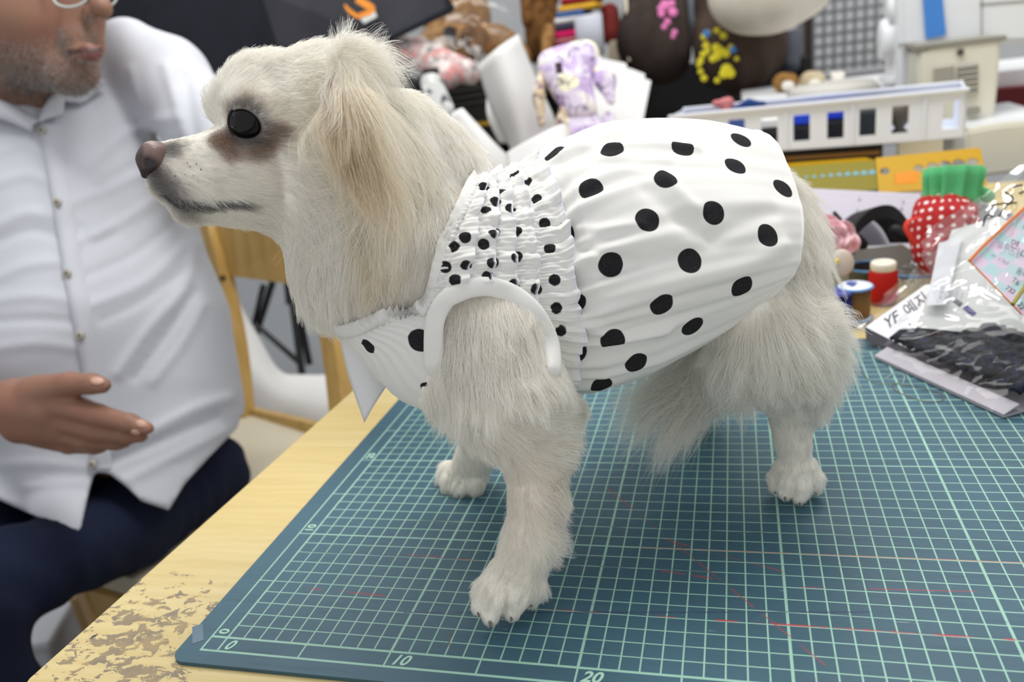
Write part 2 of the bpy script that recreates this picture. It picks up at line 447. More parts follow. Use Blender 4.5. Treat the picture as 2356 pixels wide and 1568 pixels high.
# ------------------------------------------------------------------ the dog
dog = empty('dog', (.19, .15, TZ), 'small long haired white dog in a polka dot dress standing on the cutting mat', 'dog')
dogS = SDF(); torsoS = SDF()
def L(S, *pts, k=.010):
    """limb through (px, py, depth, radius px) points"""
    Q = [(K(a, b, d), PX(r, d)) for a, b, d, r in pts]
    if len(Q) == 1: S.ball(Q[0][0], Q[0][1], k)
    for (p, r), (q, s_) in zip(Q, Q[1:]): S.cone(p, q, r, s_, k)
torso_limbs = [
    [(735, 290, .432, 150), (850, 450, .440, 178), (965, 610, .450, 208), (1060, 690, .456, 212), (1350, 605, .482, 222), (1600, 560, .503, 208), (1665, 560, .507, 186)],
    [(1040, 760, .450, 170), (1230, 720, .470, 185)],
]
for Lm in torso_limbs: L(dogS, *Lm, k=.014); L(torsoS, *Lm, k=.014)
# skull, brow, cheek, muzzle, jaw
L(dogS, (690, 272, .432, 160), (618, 250, .423, 118), k=.012)
L(dogS, (640, 385, .430, 122), (585, 400, .420, 100), k=.012)
L(dogS, (560, 395, .418, 92), (405, 392, .402, 54), k=.010)
L(dogS, (520, 352, .410, 48), (372, 362, .398, 31), k=.006)       # nose bridge
L(dogS, (470, 432, .406, 55), (388, 418, .400, 44), k=.006)        # lip
L(dogS, (600, 440, .424, 80), (436, 466, .407, 42), k=.006)        # jaw and chin
L(dogS, (522, 244, .425, 42), k=.008)                              # far brow
L(dogS, (556, 228, .397, 28), (612, 244, .398, 24), k=.010)         # near brow ridge
# ear: folded leather flap hanging beside the cheek, with the raised fold on top
sqd = -AZ
def earcone(a, b, k=.006, f=.42):
    dogS.cone(K(*a[:3]), K(*b[:3]), PX(a[3], a[2]), PX(b[3], b[2]), k, False, (AZ + .25 * AX, f))
earcone((800, 150, .390, 46), (802, 260, .377, 50)); earcone((802, 260, .377, 50), (828, 385, .377, 40)); 
L(dogS, (805, 128, .398, 32), (860, 140, .410, 24), k=.008)
L(dogS, (705, 500, .434, 58), (765, 645, .440, 72), k=.02)            # loose throat
L(dogS, (925, 300, .438, 84), (1005, 378, .446, 88), k=.016)             # mane at the nape
# far ear tip behind
# near foreleg
L(dogS, (1160, 760, .416, 104), (1185, 900, .412, 106), (1222, 1010, .418, 70), (1236, 1130, .423, 50), (1220, 1235, .425, 48), (1192, 1310, .426, 58), k=.012)
L(dogS, (1060, 830, .422, 62), (1160, 920, .416, 80), k=.02)
L(dogS, (1290, 935, .428, 34), (1240, 1010, .425, 50), k=.016)       # elbow
L(dogS, (1060, 860, .44, 95), (1120, 990, .45, 60), k=.02)           # brisket between the legs
def toes(lst, k=.0022):
    for t_ in lst:
        Q = [(K(a, b, d), PX(r, d)) for a, b, d, r in t_]
        for (p, r), (q, s_) in zip(Q, Q[1:]): dogS.cone(p, q, r, s_, k)
toes([[(1165, 1320, .427, 44), (1118, 1362, .421, 30), (1106, 1394, .420, 21)],
      [(1180, 1330, .425, 46), (1142, 1378, .418, 31), (1130, 1416, .417, 20)],
      [(1200, 1330, .425, 46), (1186, 1370, .4195, 33), (1178, 1404, .419, 22)],
      [(1215, 1320, .428, 44), (1226, 1348, .426, 30), (1222, 1372, .427, 21)]])
# far foreleg
L(dogS, (1090, 900, .515, 75), (1103, 985, .538, 40), (1094, 1050, .553, 36), (1072, 1085, .560, 37), k=.010)
toes([[(1070, 1085, .562, 34), (1034, 1086, .570, 24), (1022, 1100, .571, 18)],
      [(1072, 1088, .560, 34), (1040, 1106, .562, 24), (1034, 1120, .562, 17)],
      [(1080, 1095, .557, 34), (1064, 1116, .556, 24), (1060, 1126, .556, 17)],
      [(1092, 1092, .555, 34), (1092, 1112, .553, 24), (1092, 1120, .553, 17)]])
# near hind leg
L(dogS, (1740, 600, .494, 128), (1775, 770, .478, 122), (1798, 845, .478, 84), (1822, 925, .486, 42), (1824, 1000, .492, 27), (1830, 1072, .494, 36), k=.014)
L(dogS, (1872, 800, .492, 44), (1835, 920, .490, 34), k=.016)        # hock
toes([[(1812, 1080, .497, 32), (1792, 1102, .500, 23), (1786, 1118, .499, 16)],
      [(1825, 1085, .494, 32), (1814, 1114, .492, 23), (1808, 1134, .491, 15)],
      [(1836, 1085, .493, 32), (1842, 1120, .489, 23), (1840, 1143, .488, 15)],
      [(1850, 1078, .496, 32), (1872, 1102, .495, 23), (1876, 1118, .494, 16)]])
# far hind leg
L(dogS, (1610, 640, .565, 130), (1590, 780, .580, 95), (1610, 880, .595, 50), (1600, 950, .601, 34), k=.014)
toes([[(1598, 945, .603, 32), (1568, 958, .602, 24), (1556, 966, .601, 18)], [(1600, 950, .600, 32), (1582, 968, .598, 22), (1576, 974, .598, 16)]])
# tail root, tucked down between the hind legs
L(dogS, (1740, 600, .535, 70), (1715, 760, .525, 62), (1650, 860, .520, 48), (1585, 925, .520, 24), k=.014)
def trace(S, px, py, t0=.3):
    """first point of the modelled body along the sight line"""
    d = K(px, py, 1) - CAM; t_ = t0
    for _ in range(60):
        s = float(S.eval((CAM + d * t_)[None])[0]); t_ += max(s, 0) / np.linalg.norm(d)
        if s < 1e-4: break
    return CAM + d * t_
GROOVES = []
for a, b in (((1140, 1362), (1116, 1412)), ((1168, 1364), (1156, 1416)), ((1206, 1352), (1202, 1392)), ((1806, 1104), (1797, 1128)), ((1826, 1108), (1824, 1140)), ((1854, 1104), (1862, 1130)), ((1050, 1092), (1030, 1112)), ((1064, 1098), (1050, 1122)), ((1580, 958), (1566, 970))):
    GROOVES.append((trace(dogS, *a), trace(dogS, *b)))
for a, b in GROOVES: dogS.cone(a, b, .0010, .0018, .0022, True)
dv, df = dogS.mesh(.0018)
# keep the paws on the mat
dv[:, 2] = np.maximum(dv[:, 2], TZ + .0004)

DOG_BVH = BVHTree.FromPolygons([V(p) for p in dv], [list(map(int, f)) for f in df])
def cast(px, py, bvh=None):
    d = K(px, py, 1) - CAM; d = d / np.linalg.norm(d)
    h = (bvh or DOG_BVH).ray_cast(V(CAM), V(d))
    return (np.array(h[0]), np.array(h[1])) if h[0] is not None else (None, None)
def S_(px, py, d=None):
    """point of the dog's near surface"""
    h = cast(px, py)[0]
    return h if h is not None else K(px, py, d or .40)
def to_px(P):
    Q = (np.asarray(P) - CAM); z = Q @ AZ
    return np.c_[1178 + FPX * (Q @ AX) / z, 784 + FPX * (Q @ AY) / z, z]
def srgb(*a): return np.array(lin(*a)[:3])
CREAM, EARC, BROWN, GREYM, DARK, PINKB = srgb(252, 249, 242), srgb(246, 237, 219), srgb(150, 112, 84), srgb(120, 112, 110), srgb(62, 56, 56), srgb(246, 236, 226)
def spot(P, c, r, hard=1.0):
    d = np.linalg.norm((P - np.asarray(c)), axis=1) / r
    return np.clip(1.25 - d, 0, 1) ** hard
def lerp(a, b, w): return a * (1 - w[:, None]) + b * w[:, None]
LIPS = [S_(*q) for q in ((374, 448, .395), (398, 460, .394), (440, 468, .395), (490, 469, .397), (540, 467, .400), (562, 468, .402))]
def polyd(P, pts):
    d = np.full(len(P), 9.0)
    for a, b in zip(pts, pts[1:]):
        ab = b - a; h = np.clip(((P - a) @ ab) / (ab @ ab), 0, 1)
        d = np.minimum(d, np.linalg.norm(P - a - h[:, None] * ab, axis=1))
    return d
def coat(P):
    """pigment of the coat: cream, warmer ears, brown stain around the eye, grey muzzle and lips"""
    c = np.tile(CREAM, (len(P), 1))
    c = lerp(c, EARC, np.clip(spot(P, K(800, 290, .385), .036), 0, 1) * .6)
    for px, py, r, w in ((785, 240, .013, .8), (790, 310, .012, .8), (812, 380, .009, .7), (860, 470, .014, .5), (900, 560, .012, .4), (850, 600, .012, .3)): c = lerp(c, srgb(232, 217, 186), np.clip(spot(P, S_(px, py), r) * w, 0, 1))
    c = lerp(c, PINKB, spot(P, K(1190, 1120, .41), .03) * .35)
    for px, py, d, r, w in ((520, 318, .393, .0080, .95), (600, 330, .390, .0075, .85), (628, 308, .392, .0065, .8), (655, 302, .392, .005, .4), (575, 348, .390, .0065, .8), (500, 318, .395, .006, .85), (528, 345, .394, .0065, .8), (528, 268, .393, .005, .5), (590, 240, .392, .005, .3), (560, 236, .392, .005, .35)):
        c = lerp(c, BROWN, np.clip(spot(P, S_(px, py, d), r) * w, 0, 1))
    c = lerp(c, DARK, np.clip(spot(P, S_(566, 286, .388), .0103) * 1.8, 0, 1))
    c = lerp(c, srgb(150, 118, 90), np.clip(spot(P, S_(764, 182, .392), .0045), 0, 1) * .8)
    for px, py, d, r, w in ((365, 420, .395, .0085, .85), (355, 395, .396, .007, .9), (400, 335, .396, .006, .6), (380, 345, .395, .006, .8), (390, 440, .395, .008, .75), (420, 478, .398, .009, .55)):
        c = lerp(c, GREYM, np.clip(spot(P, S_(px, py, d), r * .95) * w, 0, 1))
    c = lerp(c, DARK, np.clip(1.4 - polyd(P, LIPS) / .0017, 0, 1) * .95)
    q = to_px(P)
    pad = (P[:, 2] < TZ + .003) & (q[:, 1] > 900)
    c = np.where(pad[:, None], srgb(90, 82, 80), c)
    return c
skin_m = material('dog_skin', (.8, .75, .68, 1), .75, .2)
t = NT(skin_m); t.color(t.attr('coat', 'Color'))
bodyo = mesh_obj('body', dv, df, skin_m, dog, True, {'coat': coat(dv)})
def cast(px, py, bvh=None):
    d = K(px, py, 1) - CAM; d = d / np.linalg.norm(d)
    h = (bvh or DOG_BVH).ray_cast(V(CAM), V(d))
    return (np.array(h[0]), np.array(h[1])) if h[0] is not None else (None, None)

# eye, nose, claws
eye_m = material('eye_gloss', lin(8, 9, 12), .05, .32)
t = NT(eye_m); e0 = K(562, 288, .3875)
dirn = (CAM - e0); dirn /= np.linalg.norm(dirn)
eh, en = cast(566, 286); en = en if en @ (CAM - eh) > 0 else -en
look_ = .55 * en + .45 * (CAM - eh) / np.linalg.norm(CAM - eh); look_ /= np.linalg.norm(look_)
er = PX(42, .393); ec = eh - look_ * er * .34 - AY * .0006
ax = frame(look_, AX)
bm = bmesh.new(); bmesh.ops.create_uvsphere(bm, u_segments=32, v_segments=20, radius=1); bm.verts.index_update()
MB().add([ec + er * (v.co.x * ax[0] * .98 + v.co.y * ax[1] * 1.04 + v.co.z * ax[2]) for v in bm.verts], [[v.index for v in f.verts] for f in bm.faces]).build('eye', eye_m, dog, True); bm.free()
lid_m = material('eyelid', lin(40, 32, 32), .5, .3)
ring = [ec + er * .95 * (math.cos(a) * ax[0] * .98 + math.sin(a) * ax[1] * 1.03) + ax[2] * er * .38 for a in np.linspace(0, 2 * math.pi, 28, endpoint=False)]
MB().tube(ring, .0008, 8, closed=True).build('eyelid', lid_m, dog, True)
nose_m = material('nose_leather', lin(112, 90, 86), .38, .5)
t = NT(nose_m); t.color(t.mix(t.attr('dark'), lin(124, 100, 94), lin(48, 42, 42))); t.bump(t.noise(t.obj(), 900, 2), .3, .0005)
NS = SDF()
NS.cone(K(352, 352, .392), K(345, 366, .390), PX(27, .39), PX(25, .39), .004)
NS.cone(K(372, 352, .394), K(352, 360, .391), PX(20, .39), PX(26, .39), .004)
NS.cone(K(338, 372, .391), K(334, 402, .393), PX(17, .39), PX(9, .39), .005)
NS.cone(K(345, 356, .402), K(345, 366, .402), PX(26, .40), PX(24, .40), .004)
NS.cone(K(352, 381, .3845), K(338, 372, .3848), PX(6, .385), PX(9, .385), .002, True)
NS.cone(K(362, 384, .385), K(350, 380, .3850), PX(4, .385), PX(6, .385), .002, True)
nv, nf = NS.mesh(.0008)
dk = np.clip(spot(nv, K(345, 378, .3865), .0042) * 1.4, 0, 1); q = to_px(nv); dk = np.maximum(dk, np.clip((q[:, 1] - 378) / 14, 0, 1)); dk = np.maximum(dk, np.clip((334 - q[:, 0]) / 10, 0, .8))
mesh_obj('nose', nv, nf, nose_m, dog, True, {'dark': dk})
claw_m = material('claw', lin(120, 108, 100), .35, .4)
for a, b, d in ((1101, 1408, .4165), (1128, 1432, .413), (1176, 1416, .4155), (1222, 1384, .424), (1782, 1126, .497), (1806, 1142, .489), (1840, 1152, .4865), (1878, 1128, .4925), (1550, 971, .599)):
    p = K(a, b, d); p[2] = max(p[2], TZ + .0022)
    fw = (Kz(a, b + 20, 0) - Kz(a, b, 0)); fw[2] = 0; fw /= np.linalg.norm(fw)
    MB().tube([p - fw * .003 + [0, 0, .0012], p, p + fw * .0022 + [0, 0, -.0014]], [.0011, .0010, .0004], 8).build('claw', claw_m, dog, True)

# ------------------------------------------------------------------ fur
def hair_mat(name, rough=.5, trans=.45):
    m = bpy.data.materials.new(name); m.use_nodes = True; nt = m.node_tree
    for n in list(nt.nodes): nt.nodes.remove(n)
    out = nt.nodes.new('ShaderNodeOutputMaterial')
    at = nt.nodes.new('ShaderNodeAttribute'); at.attribute_name = 'coat'
    df_ = nt.nodes.new('ShaderNodeBsdfDiffuse'); tr = nt.nodes.new('ShaderNodeBsdfTranslucent'); gl = nt.nodes.new('ShaderNodeBsdfHair')
    gl.component = 'Reflection'; gl.inputs['RoughnessU'].default_value = .35; gl.inputs['RoughnessV'].default_value = .5; gl.inputs['Color'].default_value = (.9, .9, .88, 1)
    m1 = nt.nodes.new('ShaderNodeMixShader'); m2 = nt.nodes.new('ShaderNodeMixShader')
    m1.inputs[0].default_value = trans; m2.inputs[0].default_value = .10
    nt.links.new(at.outputs['Color'], df_.inputs['Color']); nt.links.new(at.outputs['Color'], tr.inputs['Color'])
    nt.links.new(df_.outputs[0], m1.inputs[1]); nt.links.new(tr.outputs[0], m1.inputs[2]); nt.links.new(m1.outputs[0], m2.inputs[1]); nt.links.new(gl.outputs[0], m2.inputs[2])
    nt.links.new(m2.outputs[0], out.inputs[0]); MATS[name] = m; return m
fur_m = hair_mat('fur_strands')
def hair_object(name, pts, cols, parent, mat, root=.00009, tip=.00002):
    """pts: strands x points x 3 (world); one Curves object"""
    n, k = pts.shape[:2]
    hc = bpy.data.hair_curves.new(name); hc.add_curves([k] * n)
    base = origin(parent)
    hc.position_data.foreach_set('vector', (pts.reshape(-1, 3) - base).astype(np.float32).ravel())
    r = np.tile(np.linspace(1, 0, k) ** .7, n) * (root - tip) + tip
    ra = hc.attributes.get('radius') or hc.attributes.new('radius', 'FLOAT', 'POINT'); ra.data.foreach_set('value', r.astype(np.float32))
    ca = hc.attributes.new('coat', 'FLOAT_COLOR', 'CURVE'); ca.data.foreach_set('color', np.c_[cols, np.ones(n)].astype(np.float32).ravel())
    hc.materials.append(mat)
    o = bpy.data.objects.new(name, hc); COL.objects.link(o); o.parent = parent
    o['_o'] = [float(c) for c in base]; o['kind'] = 'stuff'
    return o
def sample_surface(v, f, dens):
    """random points on quads/tris, dens per m2 per face"""
    tri = np.concatenate([f[:, [0, 1, 2]], f[:, [0, 2, 3]]]) if f.shape[1] == 4 else f
    dn = np.concatenate([dens, dens]) if f.shape[1] == 4 else dens
    a, b, c = v[tri[:, 0]], v[tri[:, 1]], v[tri[:, 2]]
    nr = np.cross(b - a, c - a); ar = np.linalg.norm(nr, axis=1) / 2
    cnt = RNG.poisson(ar * dn); idx = np.repeat(np.arange(len(tri)), cnt)
    u = RNG.random(len(idx)); w = RNG.random(len(idx)); fl = u + w > 1; u[fl] = 1 - u[fl]; w[fl] = 1 - w[fl]
    P = a[idx] + u[:, None] * (b - a)[idx] + w[:, None] * (c - a)[idx]
    return P, nr[idx] / (2 * ar[idx][:, None] + 1e-15), idx % len(f)
# guides: where (px, py), which way the hair lies in the picture, toward/away, length m, lift
G = [
 (345, 345, .8, -.6, 0, .002, .1), (430, 325, 1, -.25, 0, .003, .15), (430, 370, 1, .1, 0, .004, .15), (385, 420, .8, .5, 0, .003, .2), (430, 420, 1, .35, 0, .006, .25), (500, 420, 1, .2, 0, .007, .2), (400, 450, .4, 1, 0, .005, .35), (480, 455, .7, .7, 0, .006, .3),
 (420, 490, .6, .8, 0, .007, .35), (520, 505, 1, .3, 0, .008, .2), (620, 505, 1, .5, 0, .012, .2), (600, 440, 1, .25, 0, .010, .15), (560, 380, 1, .35, 0, .007, .15),
 (480, 290, -.2, -1, 0, .004, .2), (500, 310, .2, .9, 0, .004, .2), (530, 345, .5, .8, 0, .005, .15), (620, 330, 1, .45, 0, .007, .15), (640, 300, 1, .1, 0, .007, .15), (560, 235, .6, -.7, 0, .005, .3), (610, 245, 1, -.2, 0, .006, .2),
 (490, 200, .45, -.9, 0, .008, .25), (540, 140, .75, -.65, 0, .010, .3), (620, 108, .9, -.4, 0, .011, .35), (700, 102, .95, -.3, 0, .012, .35), (600, 180, .8, -.5, 0, .010, .12), (680, 200, 1, -.2, 0, .011, .12), (720, 260, 1, .1, 0, .012, .12), (700, 350, 1, .25, 0, .013, .12), (720, 440, .9, .45, 0, .016, .15), (640, 420, 1, .3, 0, .012, .12), (700, 500, .75, .65, 0, .018, .15),
 (760, 130, .9, -.3, 0, .012, .3), (800, 100, .75, -.5, 0, .017, .4), (850, 108, .95, .1, 0, .022, .25), (780, 160, .2, 1, 0, .03, .2), (768, 230, -.08, 1, 0, .034, .10), (768, 330, .02, 1, 0, .026, .06), (800, 400, .3, 1, 0, .02, .06), (820, 400, .25, 1, 0, .048, .15), (840, 300, .25, 1, 0, .05, .12), (840, 200, .3, 1, 0, .05, .15), (870, 160, .6, .7, 0, .024, .12), (880, 260, .45, .9, 0, .045, .15), (880, 380, .3, .9, 0, .045, .2),
 (930, 190, .7, .7, 0, .012, .15), (960, 300, .55, .8, 0, .025, .15), (1010, 280, .65, .75, 0, .018, .25), (1060, 360, .55, .85, 0, .020, .2), (960, 400, .3, .95, 0, .035, .15), (1000, 450, .3, 1, 0, .03, .15),
 (800, 520, .25, 1, 0, .030, .2), (860, 560, .2, 1, 0, .030, .2), (920, 600, .1, 1, 0, .024, .12), (760, 600, .15, 1, 0, .026, .25), (680, 560, .15, 1, 0, .020, .3), (690, 640, .25, 1, 0, .020, .3), (780, 700, .6, .8, 0, .010, .15), (880, 690, .1, 1, 0, .010, .08), (960, 660, -.05, 1, 0, .010, .08), (985, 600, 0, 1, 0, .014, .08), (1010, 520, .1, 1, 0, .018, .1),
 (1070, 730, -.35, 1, 0, .034, .25), (1130, 730, -.1, 1, 0, .036, .2), (1190, 760, .15, 1, 0, .032, .15), (1240, 750, -.15, 1, 0, .012, .05), (1255, 820, -.1, 1, 0, .012, .05), (1180, 690, 0, 1, 0, .022, .10), (1050, 830, -.25, 1, 0, .034, .25), (1120, 830, -.25, 1, 0, .030, .15), (1200, 860, .3, .9, 0, .022, .12), (1260, 850, .6, .8, 0, .018, .2), (1100, 930, .3, .6, 0, .018, .15), (1180, 950, .8, .3, 0, .016, .12), (1260, 930, .95, -.05, 0, .014, .2), (1310, 930, .95, .15, 0, .014, .3), (1090, 990, .4, .9, 0, .018, .25), (1150, 1010, .2, 1, 0, .018, .25), (1220, 1020, .85, .2, 0, .014, .12), (1290, 1010, .9, .35, 0, .016, .3),
 (1200, 1120, .4, .9, 0, .010, .12), (1250, 1120, .7, .6, 0, .013, .15), (1285, 1130, .7, .75, 0, .014, .28), (1200, 1210, .3, .95, 0, .009, .12), (1270, 1220, .7, .75, 0, .015, .3), (1190, 1290, -.1, 1, 0, .008, .12), (1130, 1340, -.3, 1, 0, .005, .10), (1200, 1350, 0, 1, 0, .005, .10), (1240, 1330, .3, 1, 0, .010, .2), (1120, 1400, -.1, 1, 0, .0028, .1), (1180, 1395, .05, 1, 0, .0028, .1), (1150, 1380, -.1, 1, 0, .003, .1), (1215, 1370, .1, 1, 0, .003, .1),
 (1060, 470, .2, 1, 0, .012, .1), (1080, 950, 0, 1, 0, .012, .2), (1095, 1030, 0, 1, 0, .007, .12), (1130, 1040, .5, .9, 0, .012, .3), (1040, 1080, -.5, .7, 0, .006, .12), (1080, 1110, 0, 1, 0, .006, .12),
 (1830, 500, .2, 1, 0, .03, .2), (1760, 640, .05, 1, 0, .036, .12), (1850, 600, .2, 1, 0, .032, .10), (1880, 640, .2, .95, 0, .026, .12), (1700, 720, -.1, 1, 0, .038, .12), (1780, 720, .15, 1, 0, .036, .12), (1880, 740, .3, .95, 0, .030, .15), (1680, 820, 0, 1, 0, .035, .2), (1760, 820, .1, 1, 0, .026, .12), (1850, 820, .35, .9, 0, .026, .2), (1915, 800, .6, .75, 0, .026, .35), (1890, 870, .3, .95, 0, .022, .3), (1740, 890, .3, .7, 0, .014, .15), (1800, 905, .2, 1, 0, .010, .15),
 (1820, 980, .1, 1, 0, .007, .12), (1845, 1030, .15, 1, 0, .006, .12), (1800, 1080, -.4, .9, 0, .005, .12), (1840, 1100, 0, 1, 0, .0035, .10), (1870, 1100, .3, 1, 0, .0035, .10), (1815, 1120, -.1, 1, 0, .003, .1), (1600, 960, -.3, .9, 0, .008, .15), (1560, 840, -.4, .9, 0, .02, .2),
]
gp = []; gd = []; gl = []; gf = []
for px, py, dx, dy, dz, ln, lf in G:
    h, n_ = cast(px, py)
    if h is None:
        for rr_ in range(4, 60, 4):
            for an in np.linspace(0, 2 * math.pi, 12):
                h, n_ = cast(px + rr_ * math.cos(an), py + rr_ * math.sin(an))
                if h is not None: break
            if h is not None: break
    if h is None: continue
    d = dx * AX + dy * AY + dz * AZ
    gp.append(h); gd.append(d / np.linalg.norm(d)); gl.append(ln); gf.append(lf)
gp, gd, gl, gf = map(np.array, (gp, gd, gl, gf))
def guide(P, N):
    d2 = ((P[:, None, :] - gp[None]) ** 2).sum(-1)
    w = 1 / (d2 + 1e-6) ** 2; w /= w.sum(1, keepdims=True)
    return w @ gd, w @ gl, w @ gf
def comb(P, N, lenmul=1.0, nseg=7, wav=.0020, clump=.66, clump_n=15):
    D_, ln, lf = guide(P, N)
    T = D_ - N * (D_ * N).sum(1, keepdims=True); T /= np.linalg.norm(T, axis=1, keepdims=True) + 1e-9
    n = len(P); ln = ln * lenmul * (.65 + .6 * RNG.random(n))
    J = RNG.normal(0, 1, (n, 3)); J -= N * (J * N).sum(1, keepdims=True)
    cl = noise_vec(P, 55) * .38
    T = T + J * .14 + (cl - N * (cl * N).sum(1, keepdims=True)); T /= np.linalg.norm(T, axis=1, keepdims=True)
    lf = np.clip(lf * (.5 + RNG.random(n)), .03, .9)
    s_ = np.linspace(0, 1, nseg)
    out = np.zeros((n, nseg, 3))
    g_ = np.array([0, 0, -1.0])
    ph = noise_vec(P, 90)
    for i, s in enumerate(s_):
        # leaves the skin, then lies down along the coat and bends with gravity
        rise = lf * s - .25 * lf * s * s + .03 * np.minimum(s * 4, 1)
        out[:, i] = P + ln[:, None] * (T * s * (1 - .25 * lf[:, None]) + N * rise[:, None]) + (ln ** 2)[:, None] * 4.0 * s * s * g_ + (np.clip(ln / .03, 0, 1) * wav)[:, None] * ph * (s ** 1.2) * np.sin(s * 7 + ph[:, :1] * 6) * 2
    # locks: tips gather toward neighbours
    k = max(1, n // clump_n); ci = RNG.permutation(n)[:k]
    kd = KDTree(k)
    for a_, c_ in enumerate(ci): kd.insert(V(P[c_]), a_)
    kd.balance()
    own = np.array([ci[kd.find(V(p))[1]] for p in P])
    cw = (s_ ** 1.4)[None, :, None] * clump * np.clip(ln / .02, .25, 1)[:, None, None]
    tgt = out[own] + (P - P[own])[:, None, :] * .15
    return out * (1 - cw) + tgt * cw
def noise_vec(P, sc_):
    """cheap smooth vector noise from summed sines"""
    o = np.zeros((len(P), 3)); r = np.random.default_rng(5)
    for _ in range(7):
        k = r.normal(0, 1, (3, 3)) * sc_; ph = r.random(3) * 6.28; o += np.sin(P @ k.T + ph)
    return o / 3.0
# ------------------------------------------------------------------ the dress: skirt, bodice, ruffles, bindings, ribbon
white_cot = lin(237, 236, 232); ink_dot = lin(34, 33, 36)
def dotted(name, w=.00035):
    m = material(name, white_cot, .85, .12); t = NT(m)
    d = t.attr('dot'); k = t.step(d, w, -w)
    n = t.noise(t.obj(), 2600, 2)
    dark = t.mix(t.step(n, .45, .75), ink_dot, lin(62, 60, 62))
    lin_ = t.attr('edge')
    c = t.mix(k, white_cot, dark)
    t.color(t.mix(lin_, c, lin(238, 239, 244)))
    tx = t.n('ShaderNodeTexWave', wave_type='BANDS', bands_direction='DIAGONAL'); t.set(tx.inputs[0], t.obj()); tx.inputs['Scale'].default_value = 420
    t.bump(t.math('ADD', t.math('MULTIPLY', tx.outputs['Fac'], .4), n), .10, .0004); return m
dress_m = dotted('polka_dot_jersey')
bind_m = material('white_binding', white_cot, .85, .12)
t = NT(bind_m); tx = t.n('ShaderNodeTexWave', wave_type='BANDS', bands_direction='DIAGONAL'); t.set(tx.inputs[0], t.obj()); tx.inputs['Scale'].default_value = 480
t.bump(tx.outputs['Fac'], .15, .0003)
dress = empty('dress', K(1400, 600, .48)); dress.parent = dog; dress.location = V(np.array(dress['_o']) - origin(dog))
dress['label'] = 'white dog dress with black polka dots and ruffled yoke'

NU = 260
R0 = [(1062, 428, .443), (1020, 545, .412), (984, 690, .398), (890, 722, .398), (800, 748, .425), (785, 700, .47), (880, 590, .505), (1000, 470, .485)]
R1 = [(1232, 388, .455), (1285, 520, .416), (1308, 680, .408), (1312, 800, .420), (1290, 905, .452), (1200, 850, .510), (1170, 650, .535), (1195, 450, .500)]
R2 = [(1470, 312, .472), (1530, 430, .424), (1570, 600, .411), (1575, 720, .428), (1545, 800, .470), (1450, 730, .545), (1420, 520, .575), (1430, 370, .530)]
R3 = [(1745, 306, .495), (1826, 420, .452), (1843, 560, .434), (1806, 650, .440), (1690, 712, .468), (1600, 650, .550), (1620, 480, .600), (1670, 330, .550)]
def ringc(R): return spline([K(*q) for q in R], NU, True)
C0, C1, C2, C3 = map(ringc, (R0, R1, R2, R3))
def grad(S, P, e=.0008):
    g = np.stack([S.eval(P + np.eye(3)[i] * e) - S.eval(P - np.eye(3)[i] * e) for i in range(3)], -1)
    return g / (np.linalg.norm(g, axis=-1, keepdims=True) + 1e-9)
def pushout(P, gap, it=3):
    P = P.copy()
    for _ in range(it):
        s = torsoS.eval(P); w = np.clip(gap - s, 0, .03)
        P += grad(torsoS, P) * w[..., None]
    return P
def pnormal(P):
    du = np.roll(P, -1, 1) - np.roll(P, 1, 1); dv_ = np.gradient(P, axis=0)
    n = np.cross(du, dv_); n /= np.linalg.norm(n, axis=-1, keepdims=True) + 1e-12
    c = P.mean((0, 1)); s = np.sign(((P - P.mean(1, keepdims=True)) * n).sum(-1).mean()); return n * s
# skirt
NV = 150
vv = np.linspace(0, 1, NV)
S1 = spline(np.stack([C1, C2, C3]), NV)               # v x u x 3
S1 = np.stack([C1 * (1 - v) * (1 - 2 * v) + 4 * C2 * v * (1 - v) + C3 * v * (2 * v - 1) for v in vv])
u = np.linspace(0, 2 * math.pi, NU, endpoint=False)
nrm = pnormal(S1)
rg = np.random.default_rng(3)
bul = np.interp(vv, [0, .12, .35, .8, 1], [0, .006, .008, .004, .0])
fold = np.zeros((NV, NU))
for k_, am in ((17, .0017), (26, .0013), (41, .0007), (9, .0012)):
    ph = rg.random() * 6; drift = rg.normal(0, .35)
    fold += am * np.sin(k_ * u[None] + ph + drift * vv[:, None] * 6 + .8 * np.sin(3 * u[None] + ph))
fold *= np.interp(vv, [0, .1, .3, .55, 1], [1.0, .95, .55, .22, .12])[:, None]
big = np.zeros((NV, NU))
Pn = S1
for k_ in range(5):
    kk = rg.normal(0, 1, 3) * (26 + 9 * k_); big += np.sin(Pn @ kk + rg.random() * 6) * .0011 / (1 + .35 * k_)
big *= np.interp(vv, [0, .25, 1], [.1, .7, 1])[:, None]
S1 = S1 + nrm * (bul[:, None] + fold + big)[..., None]
def bvh_of(P):
    a, b = P.shape[:2]; return BVHTree.FromPolygons([V(p) for p in P.reshape(-1, 3)], MB().grid(P, True).f)
